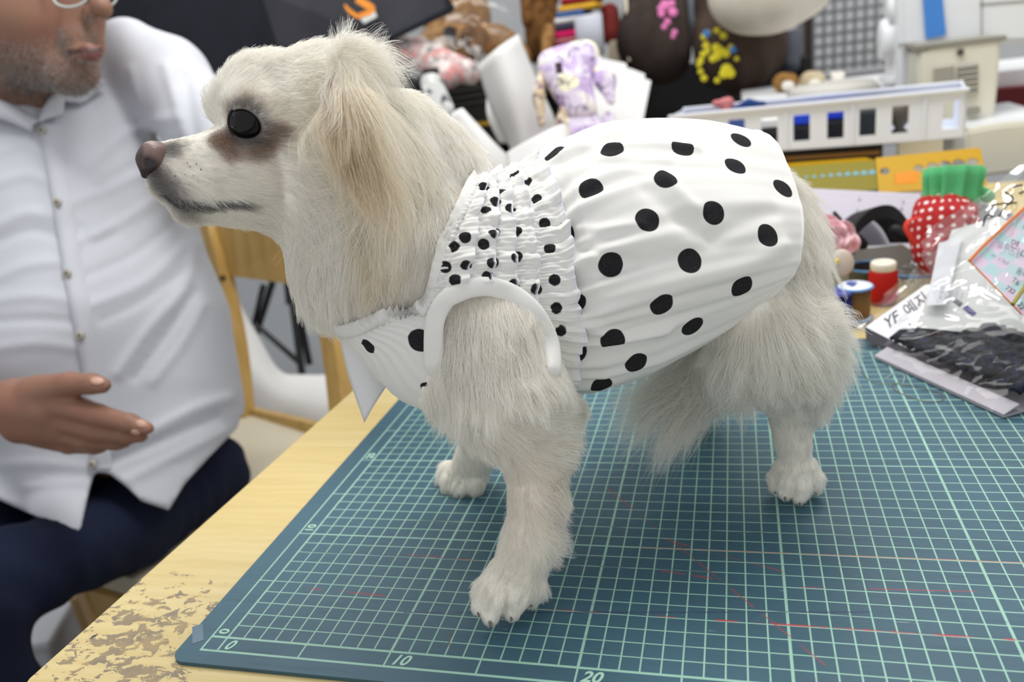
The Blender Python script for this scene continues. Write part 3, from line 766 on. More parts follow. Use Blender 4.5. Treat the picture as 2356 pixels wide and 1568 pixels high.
# soft diagonal creases and the ridge along the flank
def crease(P, pts, w, h):
    b_ = bvh_of(P); Q = []
    for q in spline([(q[0], q[1], 0) for q in pts], 9):
        h_, _n = cast(q[0], q[1], b_)
        if h_ is not None: Q.append(h_)
    if len(Q) < 2: return np.zeros(P.shape[:2])
    d = polyd(P.reshape(-1, 3), Q).reshape(P.shape[:2])
    return h * np.exp(-(d / w) ** 2)
cr = crease(S1, [(1400, 690, .40), (1560, 650, .40), (1700, 615, .415), (1800, 570, .43)], .006, .0035)
cr += crease(S1, [(1490, 430, .42), (1570, 510, .413), (1640, 540, .415)], .0055, -.0026) + crease(S1, [(1640, 545, .415), (1720, 505, .425), (1780, 485, .445)], .005, -.0022)
cr += crease(S1, [(1520, 400, .425), (1600, 480, .42)], .0045, .0024)
cr += crease(S1, [(1350, 345, .45), (1500, 335, .455), (1600, 345, .46)], .004, .003) + crease(S1, [(1380, 370, .44), (1540, 375, .445)], .004, -.0025)
cr += crease(S1, [(1330, 570, .41), (1460, 600, .41)], .003, -.002) + crease(S1, [(1330, 530, .41), (1480, 520, .413)], .003, .002) + crease(S1, [(1340, 750, .415), (1420, 770, .42), (1530, 760, .425)], .005, .003)
S1 = pushout(S1 + nrm * cr[..., None], .004, 2)
DOTS = [(1275, 351), (1408, 344), (1571, 338), (1705, 321), (1360, 436), (1533, 406), (1692, 381), (1801, 433), (1297, 541), (1490, 505), (1641, 489), (1766, 541), (1405, 608), (1587, 600), (1320, 690), (1522, 698), (1707, 659), (1410, 783), (1322, 806), (1293, 851), (1463, 832), (1593, 750), (1250, 480), (1385, 890)]
def bvh_of(P):
    a, b = P.shape[:2]; return BVHTree.FromPolygons([V(p) for p in P.reshape(-1, 3)], MB().grid(P, True).f)
sb = bvh_of(S1)
dc = []
for q in DOTS:
    h, n_ = cast(*q, sb)
    if h is not None: dc.append((h, .0066))
# the far side carries the same lattice, mirrored through the body
mid = S1.mean(1)
far = []
for h, r in dc:
    i = int(np.argmin(np.linalg.norm(mid - h, axis=1)))
    ln = h - mid[i]; sidev = np.cross(AX * .8 + AZ * .55, [0, 0, 1.]); sidev /= np.linalg.norm(sidev)
    p = h - 2 * sidev * (ln @ sidev); q_ = sb.find_nearest(V(p))[0]
    if q_ is not None: far.append((np.array(q_), r))
hid = lambda p: sb.ray_cast(V(CAM), V((p - CAM) / np.linalg.norm(p - CAM)))[3]
far = [f_ for f_ in far if min(np.linalg.norm(f_[0] - h) for h, r in dc) > .02 and hid(f_[0]) is not None and hid(f_[0]) < np.linalg.norm(f_[0] - CAM) - .02]
def dots_sdf(P, dl):
    d = np.full(len(P), .01)
    for c_, r in dl: d = np.minimum(d, np.linalg.norm(P - c_, axis=1) - r)
    return d
alld = dc + far
def fine(P, fu, fv):
    """denser copy of a grid so printed dots stay crisp"""
    a, b = P.shape[:2]
    return P
Pv = S1.reshape(-1, 3); mbk = MB().grid(S1, True)
e_ = np.zeros((NV, NU))
sk = mesh_obj('skirt', Pv, mbk.f, dress_m, dress, True, {'dot': dots_sdf(Pv, alld), 'edge': e_.ravel()})
so = sk.modifiers.new('thick', 'SOLIDIFY'); so.thickness = .0009; so.offset = -1
# hem turned under
hem = [S1[-1, i] + (S1[-1, i] - S1[-4, i]) * 0 for i in range(0, NU, 2)]
MB().tube(hem, .0010, 8, closed=True).build('hem', bind_m, dress, True)

# bodice with the armhole cut out
NB = 90
B = np.stack([C0 * (1 - v) + C1 * v for v in np.linspace(0, 1, NB)])
B = pushout(B, .0045, 5)
nb = pnormal(B); B = B + nb * (.0004 * np.sin(60 * u[None] + 9 * np.sin(np.linspace(0, 9, NB))[:, None]))[..., None]
bb = bvh_of(B)
ARM = [(1008, 712), (1062, 668), (1140, 660), (1205, 695), (1250, 750), (1268, 820), (1262, 880), (1215, 930), (1120, 950), (1045, 930), (1008, 880), (998, 800)]
from mathutils.geometry import interpolate_bezier
def inpoly(q, poly):
    x_, y_ = q[:, 0], q[:, 1]; r = np.zeros(len(q), bool); n = len(poly)
    for i in range(n):
        x1, y1 = poly[i]; x2, y2 = poly[(i + 1) % n]
        c_ = ((y1 > y_) != (y2 > y_)); r ^= c_ & (x_ < (x2 - x1) * (y_ - y1) / (y2 - y1 + 1e-12) + x1)
    return r
Bv = B.reshape(-1, 3); qb = to_px(Bv); nearside = ((Bv - CAM) * nb.reshape(-1, 3)).sum(1) < 0
cut = inpoly(qb, ARM) & nearside
# same opening on the far side
sidev = np.cross(AX * .8 + AZ * .55, [0, 0, 1.]); sidev /= np.linalg.norm(sidev)
armc = K(1140, 800, .41); cen = K(1080, 700, .456)
farc = armc - 2 * sidev * ((armc - cen) @ sidev)
cut |= (np.linalg.norm(Bv - farc, axis=1) < .034)
fb = [f for f in MB().grid(B, True).f if not all(cut[i] for i in f)]
bd = []
for q in ((965, 783), (846, 797), (985, 893)):
    h, n_ = cast(*q, bb)
    if h is not None: bd.append((h, .0062 if 900 < q[0] < 980 else .0046))
bod = mesh_obj('bodice', Bv, fb, dress_m, dress, True, {'dot': dots_sdf(Bv, bd), 'edge': np.zeros(len(Bv))})
so = bod.modifiers.new('thick', 'SOLIDIFY'); so.thickness = .0009; so.offset = -1
# neck binding and armhole binding
nk = np.array([B[1, i] for i in range(0, NU, 2)])
def band(pts, w, th, nrm_, name, closed=True, m=None):
    """soft folded strip along pts, width w across, lying on normals"""
    P_ = np.asarray(pts); n = len(P_); T = np.roll(P_, -1, 0) - np.roll(P_, 1, 0); T /= np.linalg.norm(T, axis=1, keepdims=True)
    if not closed: T[0] = P_[1] - P_[0]; T[-1] = P_[-1] - P_[-2]; T /= np.linalg.norm(T, axis=1, keepdims=True)
    N_ = np.asarray(nrm_); N_ = N_ - T * (N_ * T).sum(1, keepdims=True); N_ /= np.linalg.norm(N_, axis=1, keepdims=True); X_ = np.cross(T, N_)
    tap = np.ones((n, 1)) if closed else np.interp(np.arange(n), [0, 5, n - 9, n - 1], [.3, 1, 1, .15])[:, None]
    rows = []; w = w * tap; th = th * tap
    for k in range(16):
        a = 2 * math.pi * k / 16; ca, sa = math.cos(a), math.sin(a)
        rows.append(P_ + X_ * (w / 2) * np.sign(ca) * abs(ca) ** .7 + N_ * (th / 2) * np.sign(sa) * abs(sa) ** .8)
    mb = MB(); G_ = np.stack(rows, 1)
    if closed: G_ = np.concatenate([G_, G_[:1]])
    mb.grid(G_, True); return mb.build(name, m or bind_m, dress, True)
ap = []; an_ = []
ARMC = spline([(x_, y_, 0) for x_, y_ in ARM], 96, True)
for x_, y_, _ in ARMC:
    h, n_ = cast(x_, y_, bb); h2, n2 = cast(x_, y_)
    if h2 is not None and (h is None or np.linalg.norm(h2 - CAM) < np.linalg.norm(h - CAM)): h, n_ = h2, (n_ if n_ is not None else n2)
    if h is None: h = ap[-1] if ap else None; n_ = an_[-1] if an_ else None
    if h is None: continue
    n_ = n_ if n_ @ (CAM - h) > 0 else -n_
    ap.append(h); an_.append(n_)
ap = np.array(ap); an_ = np.array(an_)
for _ in range(6): ap = (np.roll(ap, 1, 0) + 2 * ap + np.roll(ap, -1, 0)) / 4; an_ = (np.roll(an_, 1, 0) + 2 * an_ + np.roll(an_, -1, 0)) / 4
i0_ = int(np.argmin(np.linalg.norm(to_px(ap)[:, :2] - (1248, 906), axis=1))); i1_ = int(np.argmin(np.linalg.norm(to_px(ap)[:, :2] - (1006, 893), axis=1)))
sel = list(range(i1_, len(ap))) + list(range(0, i0_ + 1))
lift_a = np.interp(np.arange(len(sel)), [0, 6, len(sel) - 10, len(sel) - 1], [-.003, .0026, .0024, -.011])[:, None]
band(ap[sel] + an_[sel] * lift_a, .0098, .0052, an_[sel], 'armhole_binding', False)
band(nk, .0085, .0028, pnormal(B)[1, ::2], 'neck_binding')
# ruffles: gathered strips stitched round the yoke, their free edges waving toward the tail
RD = [(1213, 419), (1235, 459), (1253, 514), (1265, 571), (1276, 644), (1280, 708), (1175, 480), (1188, 532), (1190, 591), (1152, 440), (1117, 482), (1137, 534), (1113, 562), (1134, 603), (1122, 635), (1140, 463), (1070, 545), (1045, 569), (1025, 614), (1072, 608), (991, 644), (1047, 643), (1183, 655), (1234, 665), (1062, 432), (1113, 432), (1183, 400), (1232, 780), (1225, 735), (1290, 760)]
NRU = 520
uu = np.linspace(0, 2 * math.pi, NRU, endpoint=False)
def along(v):
    x_ = np.clip(v, 0, 1) * (NB - 1); i0 = np.floor(x_).astype(int); i1 = np.minimum(i0 + 1, NB - 1); f_ = (x_ - i0)[:, None]
    ui = np.arange(NRU) * NU / NRU; a0 = np.floor(ui).astype(int) % NU; a1 = (a0 + 1) % NU; g_ = (ui - np.floor(ui))[:, None]
    s_ = lambda A: (A[i0, a0] * (1 - f_) + A[i1, a0] * f_) * (1 - g_) + (A[i0, a1] * (1 - f_) + A[i1, a1] * f_) * g_
    return s_(B), s_(nb)
for ri, (v0, v1) in enumerate(((.02, .22), (.19, .40), (.36, .58), (.54, .77), (.73, 1.04))):
    rows = []; W = 12
    r_ = np.random.default_rng(20 + ri)
    ph = r_.random(5) * 6
    wave = .55 * np.sin(23 * uu + ph[0] + 2.2 * np.sin(3 * uu + ph[1])) + .45 * np.sin(39 * uu + ph[2] + 1.5 * np.sin(5 * uu + ph[3])) + .15 * np.sin(71 * uu + ph[4])
    fine_ = np.sin(150 * uu + 3 * np.sin(7 * uu + ph[1]))
    wobble = .5 * np.sin(5 * uu + ph[2]) + .5 * np.sin(11 * uu + ph[3])
    for k in range(W):
        f_ = k / (W - 1)
        v_ = v0 + (v1 - v0) * f_ + (.014 * wobble + .004 * wave) * f_
        p, n_ = along(np.clip(v_, 0, 1))
        ex_ = np.clip(v_ - 1, 0, 1)[:, None]
        if ex_.max() > 0: p = p + (S1[14][(np.arange(NRU) * NU // NRU)] - S1[0][(np.arange(NRU) * NU // NRU)]) * (ex_ / .1)
        lift_ = .0010 + .0028 * f_ ** .8 + .0024 * wave * f_ ** 1.3 + .00045 * fine_ * (1 - f_ * .5) - .0012 * math.exp(-((f_ - .28) / .08) ** 2)
        rows.append(p + n_ * lift_[:, None])
    Rg = np.stack(rows); Rv = Rg.reshape(-1, 3); qr = to_px(Rv)
    nn = ((Rv - CAM) * np.repeat(nb.mean(0)[None][:, (np.arange(NRU) * NU // NRU)], W, 0).reshape(-1, 3)).sum(1) < 0
    ct = inpoly(qr, [(x_ + (1135 - x_) * .02, y_ + (800 - y_) * .02) for x_, y_ in ARM]) & nn
    # the ruffles stop at the front binding: keep the back three quarters of the yoke
    low = (qr[:, 1] > 705) & (qr[:, 0] < 1120)
    fr = (np.linalg.norm(Rv - farc, axis=1) < .034)
    kill = (ct | low | fr)
    fs = [f for f in MB().grid(Rg, True).f if not any(kill[i] for i in f)]
    rb = BVHTree.FromPolygons([V(p) for p in Rv], fs); rd = []
    for q in RD:
        h, n_ = cast(*q, rb)
        if h is not None: rd.append((h, .0031))
    for h in B[::14, ::9].reshape(-1, 3)[::2]:                         # back and far side
        if (to_px(h[None])[0, 0] < 0) or np.linalg.norm(h - CAM) > .47: rd.append((h, .0031))
    ed = np.zeros((W, NRU)); ed[-1] = .9
    o = mesh_obj('ruffle', Rv, fs, dress_m, dress, True, {'dot': dots_sdf(Rv, rd), 'edge': ed.ravel()})
    so = o.modifiers.new('thick', 'SOLIDIFY'); so.thickness = .0007; so.offset = 0
    # overlocked edge: bright thread along the free edge
    ok = ~kill.reshape(W, NRU)[-1]
    runs = []; cur = []
    st = int(np.argmin(ok)) if not ok.all() else 0
    for j in range(NRU + 1):
        i = (st + j) % NRU
        if ok[i] and j < NRU: cur.append(Rg[-1, i])
        else:
            if len(cur) > 4: runs.append(cur)
            cur = []
    mbk = MB()
    for r_ in runs: mbk.tube(r_, .00045, 6)
    if runs: mbk.build('ruffle_edging', material('overlock_thread', lin(236, 238, 246), .8, .1), dress, True)
# satin ribbon hanging from the collar on the far side
rib_m = material('white_satin', lin(228, 228, 230), .32, .5)
ra = [K(770, 700, .445), K(778, 760, .45), K(800, 860, .455), K(838, 972, .46)]
rb_ = [K(850, 715, .452), K(862, 770, .455), K(884, 850, .458), K(895, 880, .461)]
A_ = spline(ra, 16); B_ = spline(rb_, 16)
rows = [A_ * (1 - f_) + B_ * f_ + (math.sin(f_ * math.pi) * .004) * -AZ for f_ in np.linspace(0, 1, 9)]
o = MB().grid(np.stack(rows)).build('ribbon', rib_m, dress, True); so = o.modifiers.new('thick', 'SOLIDIFY'); so.thickness = .0004
DRESS_BVHS = [BVHTree.FromPolygons([V(p) for p in Pv], MB().grid(S1, True).f), BVHTree.FromPolygons([V(p) for p in Bv], fb)]
# ------------------------------------------------------------------ fur strands on every part of the dog the dress leaves free
fc = dv[df].mean(1); fq = to_px(fc)
fn = np.cross(dv[df[:, 1]] - dv[df[:, 0]], dv[df[:, 2]] - dv[df[:, 0]]); fn /= np.linalg.norm(fn, axis=1, keepdims=True) + 1e-12
if ((fc - fc.mean(0)) * fn).sum(1).mean() < 0: fn = -fn; df = df[:, ::-1]
facing = (fn * (CAM - fc)).sum(1) / np.linalg.norm(CAM - fc, axis=1)
_, gl_, _ = guide(fc, fn)
dens = np.interp(gl_, [.003, .008, .02, .04], [3.2e6, 2.4e6, 1.6e6, 1.3e6]) * np.interp(facing, [-1, -.4, -.15, .1], [.12, .12, .6, 1.0])
under = np.array([any(b.ray_cast(V(p + n * .0002), V(n), .03)[0] is not None for b in DRESS_BVHS) for p, n in zip(fc, fn)])
ins = torsoS.eval(fc) < .004
mask = ~under
mask &= np.linalg.norm(fc - ec, axis=1) > er * 1.10
mask &= np.linalg.norm(fc - K(345, 365, .394), axis=1) > .0075
dens = dens * mask
P, N, fi = sample_surface(dv, df, dens)
H = comb(P, N)
colr = coat(P) * (1 + .10 * RNG.normal(0, 1, (len(P), 1))).clip(.8, 1.15)
hair_object('fur', H, np.clip(colr, 0, 1), dog, fur_m)
print('fur strands', len(P))
# tail plume: long straight hair sweeping forward under the belly
tp_ = spline([K(1735, 700, .53), K(1700, 800, .523), K(1640, 870, .518), K(1585, 925, .518)], 40)
n = 7000
s_ = RNG.random(n); root = np.array([tp_[int(x * 39)] for x in s_]) + RNG.normal(0, .006, (n, 3))
tgt = [(1640, 960, .51), (1500, 1090, .505), (1560, 1050, .505), (1430, 1040, .515), (1390, 1010, .525), (1420, 930, .535), (1690, 960, .505), (1460, 985, .53), (1380, 950, .54), (1540, 860, .54)]
wt = np.array([1.2, 1.3, 1.2, .8, .5, .8, 1.2, 1.0, .5, 1.0]); ti = RNG.choice(len(tgt), n, p=wt / wt.sum())
T_ = np.array([K(*q) for q in tgt])[ti] + RNG.normal(0, .0055, (n, 3)); T_[:, 2] = np.maximum(T_[:, 2], TZ + .004)
kk = 8; st = np.linspace(0, 1, kk); ctl = (root + T_) / 2 + np.array([0, 0, .006]) + RNG.normal(0, .003, (n, 3))
lenv = (.6 + .4 * RNG.random(n))[:, None]
Hs = np.zeros((n, kk, 3))
for i, f_ in enumerate(st):
    g_ = f_ * lenv; Hs[:, i] = root * (1 - g_) ** 2 + 2 * ctl * g_ * (1 - g_) + T_ * g_ ** 2
Hs += np.stack([noise_vec(Hs[:, i], 120) * .0007 for i in range(kk)], 1)
hair_object('tail_plume', Hs, np.clip(np.tile(srgb(246, 244, 238), (n, 1)) * (1 + .08 * RNG.normal(0, 1, (n, 1))), 0, 1), dog, fur_m, .00010)
# whisker roots and a few loose chin hairs
wp = []
for px, py in ((430, 375), (437, 384), (452, 378), (462, 390), (402, 405), (425, 402), (445, 405), (412, 420), (435, 424), (455, 415)):
    h, n_ = cast(px, py)
    if h is not None: wp.append((h, n_))
mbk = MB()
for h, n_ in wp: mbk.tube([h - n_ * .0003, h + n_ * .0028 + AX * .0012], [.0004, .0001], 5)
o = mbk.build('whisker_roots', lid_m, dog, True); o['kind'] = 'stuff'
# ------------------------------------------------------------------ wooden chair the man sits on
ch_w = wood('chair_beech', lin(206, 170, 102), lin(186, 148, 82), 2, .6, .4)
pad_m = material('cream_vinyl', lin(206, 198, 176), .5, .35)
cz = TZ - .27
BL, BR, FR, FL = (np.array(q) for q in ((-.600, .845, cz), (-.345, .735, cz), (-.300, .330, cz), (-.580, .392, cz)))
chair = empty('wooden_chair', (-.45, .58, 0), 'pale wooden chair with cream seat and framed backrest, the man sits on it', 'chair')
bx = (BR - BL) / np.linalg.norm(BR - BL); by = np.array([-bx[1], bx[0], 0])
mb = MB().prism([FL, FR, BR, BL], (0, 0, -.03)); mb.build('seat', pad_m, chair)
pl = [K(562, 962, 1.452), K(545, 800, 1.45), K(512, 640, 1.44), K(478, 505, 1.435)]
pr = [K(792, 1010, 1.27), K(778, 860, 1.27), K(752, 700, 1.265), K(722, 545, 1.26)]
def post(pts, w, d, name):
    P_ = spline(pts, 10); mb = MB(); rows = []
    for p in P_: rows.append([p + bx * sx * w / 2 + by * sy * d / 2 for sx, sy in ((-1, -1), (1, -1), (1, 1), (-1, 1))])
    mb.grid(np.array(rows), True); mb.f += [[0, 1, 2, 3][::-1], [36, 37, 38, 39]]
    return mb.build(name, ch_w, chair)
post(pl, .034, .026, 'back_post'); post(pr, .034, .026, 'back_post')
def slab(a, b, c, d, th, name, m=ch_w):
    n_ = np.cross(b - a, d - a); n_ /= np.linalg.norm(n_); MB().prism([a, b, c, d], n_ * th).build(name, m, chair)
slab(K(482, 512, 1.436), K(724, 548, 1.262), K(748, 664, 1.267), K(512, 632, 1.446), .018, 'back_panel')
slab(K(562, 938, 1.455), K(790, 992, 1.272), K(792, 1022, 1.274), K(562, 966, 1.457), .022, 'back_rail')
for q, nm in ((FL, 'front'), (FR, 'front'), (BL, 'rear'), (BR, 'rear')):
    c_ = (FL + FR + BR + BL) / 4; p = q + (c_ - q) * .05
    MB().box([p[0], p[1], (cz - .03) / 2], .036, .036, cz - .03, .003, [bx, by, [0, 0, 1]]).build('leg', ch_w, chair)
for a, b in ((FL, FR), (FR, BR), (BR, BL), (BL, FL)):
    a2 = a + (b - a) * .08; b2 = b - (b - a) * .08; d_ = (b2 - a2) / np.linalg.norm(b2 - a2)
    MB().box((a2 + b2) / 2 + (0, 0, -.055), np.linalg.norm(b2 - a2), .018, .045, .002, [d_, np.array([-d_[1], d_[0], 0]), [0, 0, 1]]).build('apron', ch_w, chair)
# bolt head on the back post
h = K(512, 640, 1.425); MB().tube([h, h - AZ * .004], .006, 10).build('bolt', material('black_steel', lin(32, 32, 34), .4, .5, .5), chair)

# ------------------------------------------------------------------ the man
man = empty('person', (-.45, .6, cz), 'man in white button shirt and dark jeans, grey stubble, glasses, seated holding out one hand', 'person')
mS = SDF()
def M(*pts, k=.014, S=mS): L(S, *pts, k=k)
M((60, -95, 1.03, 150), (95, -60, 1.01, 140), k=.02)
M((135, -50, .98, 105), (120, 70, .975, 92), k=.02)
M((75, 60, .965, 85), k=.02)
M((190, -10, .952, 52), (188, 95, .947, 46), k=.012)
M((196, 105, .942, 38), k=.01)
M((190, 165, .948, 36), (165, 165, .952, 40), k=.01)
M((165, 165, .955, 40), (10, 110, 1.0, 80), k=.02)
M((222, -70, .930, 20), (230, 8, .920, 22), k=.008); M((236, 20, .917, 22), k=.006); M((205, 30, .922, 18), k=.006)
M((164, 116, .925, 5), (200, 108, .917, 7), (234, 107, .922, 5), k=.008); M((172, 130, .923, 6), (206, 128, .9165, 10), (230, 126, .921, 7), k=.008)
M((50, 110, 1.02, 105), (70, 300, 1.09, 120), k=.02)
M((-8, -40, .97, 28), k=.008)
# hidden trunk, arms
M((340, 250, 1.15, 50), (-110, 370, 1.17, 55), k=.02)
M((130, 480, 1.17, 160), (220, 800, 1.15, 170), (280, 980, 1.20, 130), k=.03)
M((392, 240, 1.13, 50), (480, 320, 1.05, 46), (620, 435, .97, 42), (710, 472, .85, 40), (860, 470, .63, 48), k=.01)
M((-180, 370, 1.16, 52), (-330, 820, 1.05, 58), (-120, 930, .90, 46), (0, 925, .86, 46), k=.01)
# hand held out toward the dog
M((0, 925, .86, 46), (45, 930, .85, 58), (115, 938, .843, 56), k=.01)
M((50, 975, .853, 46), (140, 985, .846, 38), k=.01)
M((85, 905, .838, 44), (160, 884, .820, 28), (212, 882, .814, 23), (236, 886, .812, 19), k=.005)
M((135, 928, .832, 34), (225, 955, .820, 26), (298, 973, .814, 22), (338, 985, .812, 16), k=.004)
M((125, 958, .842, 34), (222, 990, .828, 25), (296, 1001, .823, 20), (326, 1004, .822, 14), k=.0035)
M((105, 985, .851, 32), (198, 1012, .840, 23), (268, 1017, .836, 18), (292, 1016, .835, 13), k=.0035)
M((85, 1000, .860, 28), (160, 1024, .853, 20), (218, 1030, .850, 15), (240, 1029, .849, 11), k=.0035)
# far hand resting behind the dog
fh = K(860, 470, .63)
for i in range(5):
    a = K(870 + 10 * i, 455 + 28 * i, .62); M((865 + 6 * i, 430 + 22 * i, .625, 24), (905 - 6 * abs(i - 2), 440 + 26 * i, .605, 20), (935 - 10 * abs(i - 2), 455 + 26 * i, .60, 15), k=.004)
mv, mf = mS.mesh(.0036)
SKIN, SKD, LIP = srgb(142, 105, 86), srgb(130, 92, 74), srgb(122, 74, 72)
q = to_px(mv); cs = np.tile(SKIN, (len(mv), 1))
nz_ = noise_vec(mv, 60)[:, 0]; cs = lerp(cs, srgb(148, 98, 82), np.clip(nz_ * .25 + .1, 0, .4))
TM = lambda a, b: trace(mS, a, b, .75)
for px, py, r, w in ((200, 108, .006, .9), (225, 106, .006, 1), (188, 128, .005, .7), (205, 130, .008, 1), (224, 128, .008, 1)): cs = lerp(cs, LIP, np.clip(spot(mv, TM(px, py), r) * w, 0, 1))
cs = lerp(cs, srgb(60, 34, 34), np.clip(1.4 - polyd(mv, [TM(*q_) for q_ in ((156, 122), (178, 119), (205, 117), (232, 116))]) / .0034, 0, 1))
st_ = np.zeros(len(mv))
for px, py, d, r in ((150, 150, .935, .030), (195, 165, .925, .026), (110, 170, .95, .035), (50, 190, .97, .05), (150, 100, .93, .018), (205, 70, .918, .016), (230, 62, .92, .010), (160, 190, .945, .03)): st_ = np.maximum(st_, np.clip(spot(mv, K(px, py, d), r) * 1.3, 0, 1))
for a_ in ((170, 119), (190, 118), (210, 118), (230, 118)): st_ *= 1 - np.clip(spot(mv, TM(*a_), .011) * 1.5, 0, 1)
cs = lerp(cs, srgb(140, 124, 114), st_ * .25)
for px, py, d in ((222, 878, .800), (328, 974, .803)): cs = lerp(cs, srgb(186, 140, 118), np.clip(spot(mv, K(px, py, d), .011), 0, 1) * .6)
sk_m = material('human_skin', (.6, .4, .3, 1), .5, .35, Subsurface_Weight=.08)
sk_m.node_tree.nodes['Principled BSDF'].inputs['Subsurface Radius'].default_value = (.01, .004, .002)
t = NT(sk_m); t.color(t.attr('coat', 'Color'))
t.bump(t.noise(t.obj(), 220, 3), .15, .001)
body2 = mesh_obj('body', mv, mf, sk_m, man, True, {'coat': cs})
MAN_BVH = BVHTree.FromPolygons([V(p) for p in mv], [list(map(int, f)) for f in mf])
nail_m = material('fingernail', lin(196, 152, 134), .35, .4)
for px, py, r, a in ((224, 876, .0068, .1), (326, 974, .0060, .28), (312, 994, .005, .2)):
    h, n_ = cast(px, py, MAN_BVH)
    if h is None: continue
    n_ = n_ if n_ @ (CAM - h) > 0 else -n_
    fx = math.cos(a) * AX + math.sin(a) * AY; A3 = frame(n_, fx)
    bm = bmesh.new(); bmesh.ops.create_uvsphere(bm, u_segments=14, v_segments=8, radius=1); bm.verts.index_update()
    MB().add([h + n_ * .0002 + r * v.co.x * A3[0] + r * .72 * v.co.y * A3[1] + .0016 * v.co.z * A3[2] for v in bm.verts], [[v.index for v in f.verts] for f in bm.faces]).build('fingernail', nail_m, man, True); bm.free()
# eyes and short hair (above the frame), stubble, glasses
eyew = material('eye_white', lin(225, 220, 212), .2, .5); eyed = material('iris_brown', lin(40, 26, 20), .15, .5)
for px, d in ((172, .934), (236, .945)):
    p = K(px, -42, d); MB().lathe(p, [(.0115 * math.sin(a), .0115 * -math.cos(a)) for a in np.linspace(.05, math.pi - .05, 12)], 16, frame(-AZ + .3 * AX, AX)).build('eye', eyew, man, True)
hS = SDF(); M((55, -150, 1.035, 150), (95, -120, 1.01, 138), k=.02, S=hS); M((-40, -60, 1.05, 95), k=.02, S=hS)
hv, hf = hS.mesh(.006); hair2 = material('short_black_hair', lin(34, 30, 30), .55, .3); t = NT(hair2); t.bump(t.noise(t.map(t.obj(), scale=(1, 1, .15)), 400, 2), .8, .003)
mesh_obj('hair', hv, hf, hair2, man, True)
fcm = mv[mf].mean(1); dens = np.zeros(len(mf))
nm = np.cross(mv[mf[:, 1]] - mv[mf[:, 0]], mv[mf[:, 2]] - mv[mf[:, 0]]); nm /= np.linalg.norm(nm, axis=1, keepdims=True) + 1e-12
if ((fcm - fcm.mean(0)) * nm).sum(1).mean() < 0: nm = -nm; mf = mf[:, ::-1]
sf = st_[mf].mean(1); dens = sf * 6.0e5
P, N, fi = sample_surface(mv, mf, dens)
nst = 3; dn = np.array([0, 0, -1.0]) * .8 + AX * .2
Hm = np.stack([P + s * (.0025 + .003 * RNG.random((len(P), 1))) * (N * .7 + dn * .7) for s in np.linspace(0, 1, nst)], 1)
gcol = np.where(RNG.random((len(P), 1)) < .6, srgb(196, 192, 186), srgb(96, 84, 76))
hair_object('stubble', Hm, gcol, man, fur_m, .00014, .00006)
gl_m = material('pale_spectacle_frame', lin(196, 206, 202), .25, .6)
for px, rx_, d in ((163, 44, .908), (246, 26, .93)):
    rim = [K(px + rx_ * math.cos(a) * (1 if abs(math.cos(a)) < .9 else .96), -14 + 30 * math.sin(a) - 4 * math.cos(a), d + .004 * math.cos(a)) for a in np.linspace(0, 2 * math.pi, 28, endpoint=False)]
    MB().tube(rim, .0014, 8, closed=True).build('spectacle_rim', gl_m, man, True)
MB().tube([K(119, -22, .91), K(40, -34, .95), K(-30, -40, 1.0)], .0014, 8).build('spectacle_arm', gl_m, man, True)
MB().tube([K(206, -20, .909), K(222, -26, .905), K(226, -22, .918)], .0012, 8).build('spectacle_bridge', gl_m, man, True)

# jeans
jS = SDF()
M((320, 1060, 1.25, 150), (180, 1090, 1.25, 150), k=.03, S=jS)
M((480, 1085, 1.17, 92), (290, 1205, 1.02, 104), (60, 1310, .87, 104), (-130, 1420, .78, 108), k=.02, S=jS)
M((60, 1120, 1.12, 130), (-100, 1260, .98, 122), (-340, 1380, .86, 120), k=.02, S=jS)
for a, b in (((-150, 1430, .78), .0), ((-350, 1390, .86), .0)):
    p = K(*a); jS.cone(p, np.array([p[0] - .03, p[1] + .05, .12]), .062, .05, .02)
def jpost(P, d): return d + .0022 * noise_vec(P, 42)[:, 0] + .0016 * np.sin(noise_vec(P, 14)[:, 1] * 9 + P[:, 2] * 60)
jv, jf = jS.mesh(.006, jpost)
rest = (jv[:, 2] < cz + .0015) & (jv[:, 2] > cz - .12) & (jv[:, 1] > .36)
jv[rest, 2] = cz + .0015
jean = fabric('dark_denim', lin(27, 34, 56), .85, 1500, .4, .15, .12)
mesh_obj('jeans', jv, jf, jean, man, True)
shoe_m = material('dark_shoe', lin(30, 30, 32), .4, .4)
for a in ((-150, 1430, .78), (-350, 1390, .86)):
    p = K(*a); c_ = np.array([p[0] - .03, p[1] + .03, .045]); S_ = SDF(); S_.cone(c_, c_ + [0, -.13, -.01], .045, .035, .02); v_, f_ = S_.mesh(.008)
    v_[:, 2] = np.maximum(v_[:, 2], .002); mesh_obj('shoe', v_, f_, shoe_m, man, True)

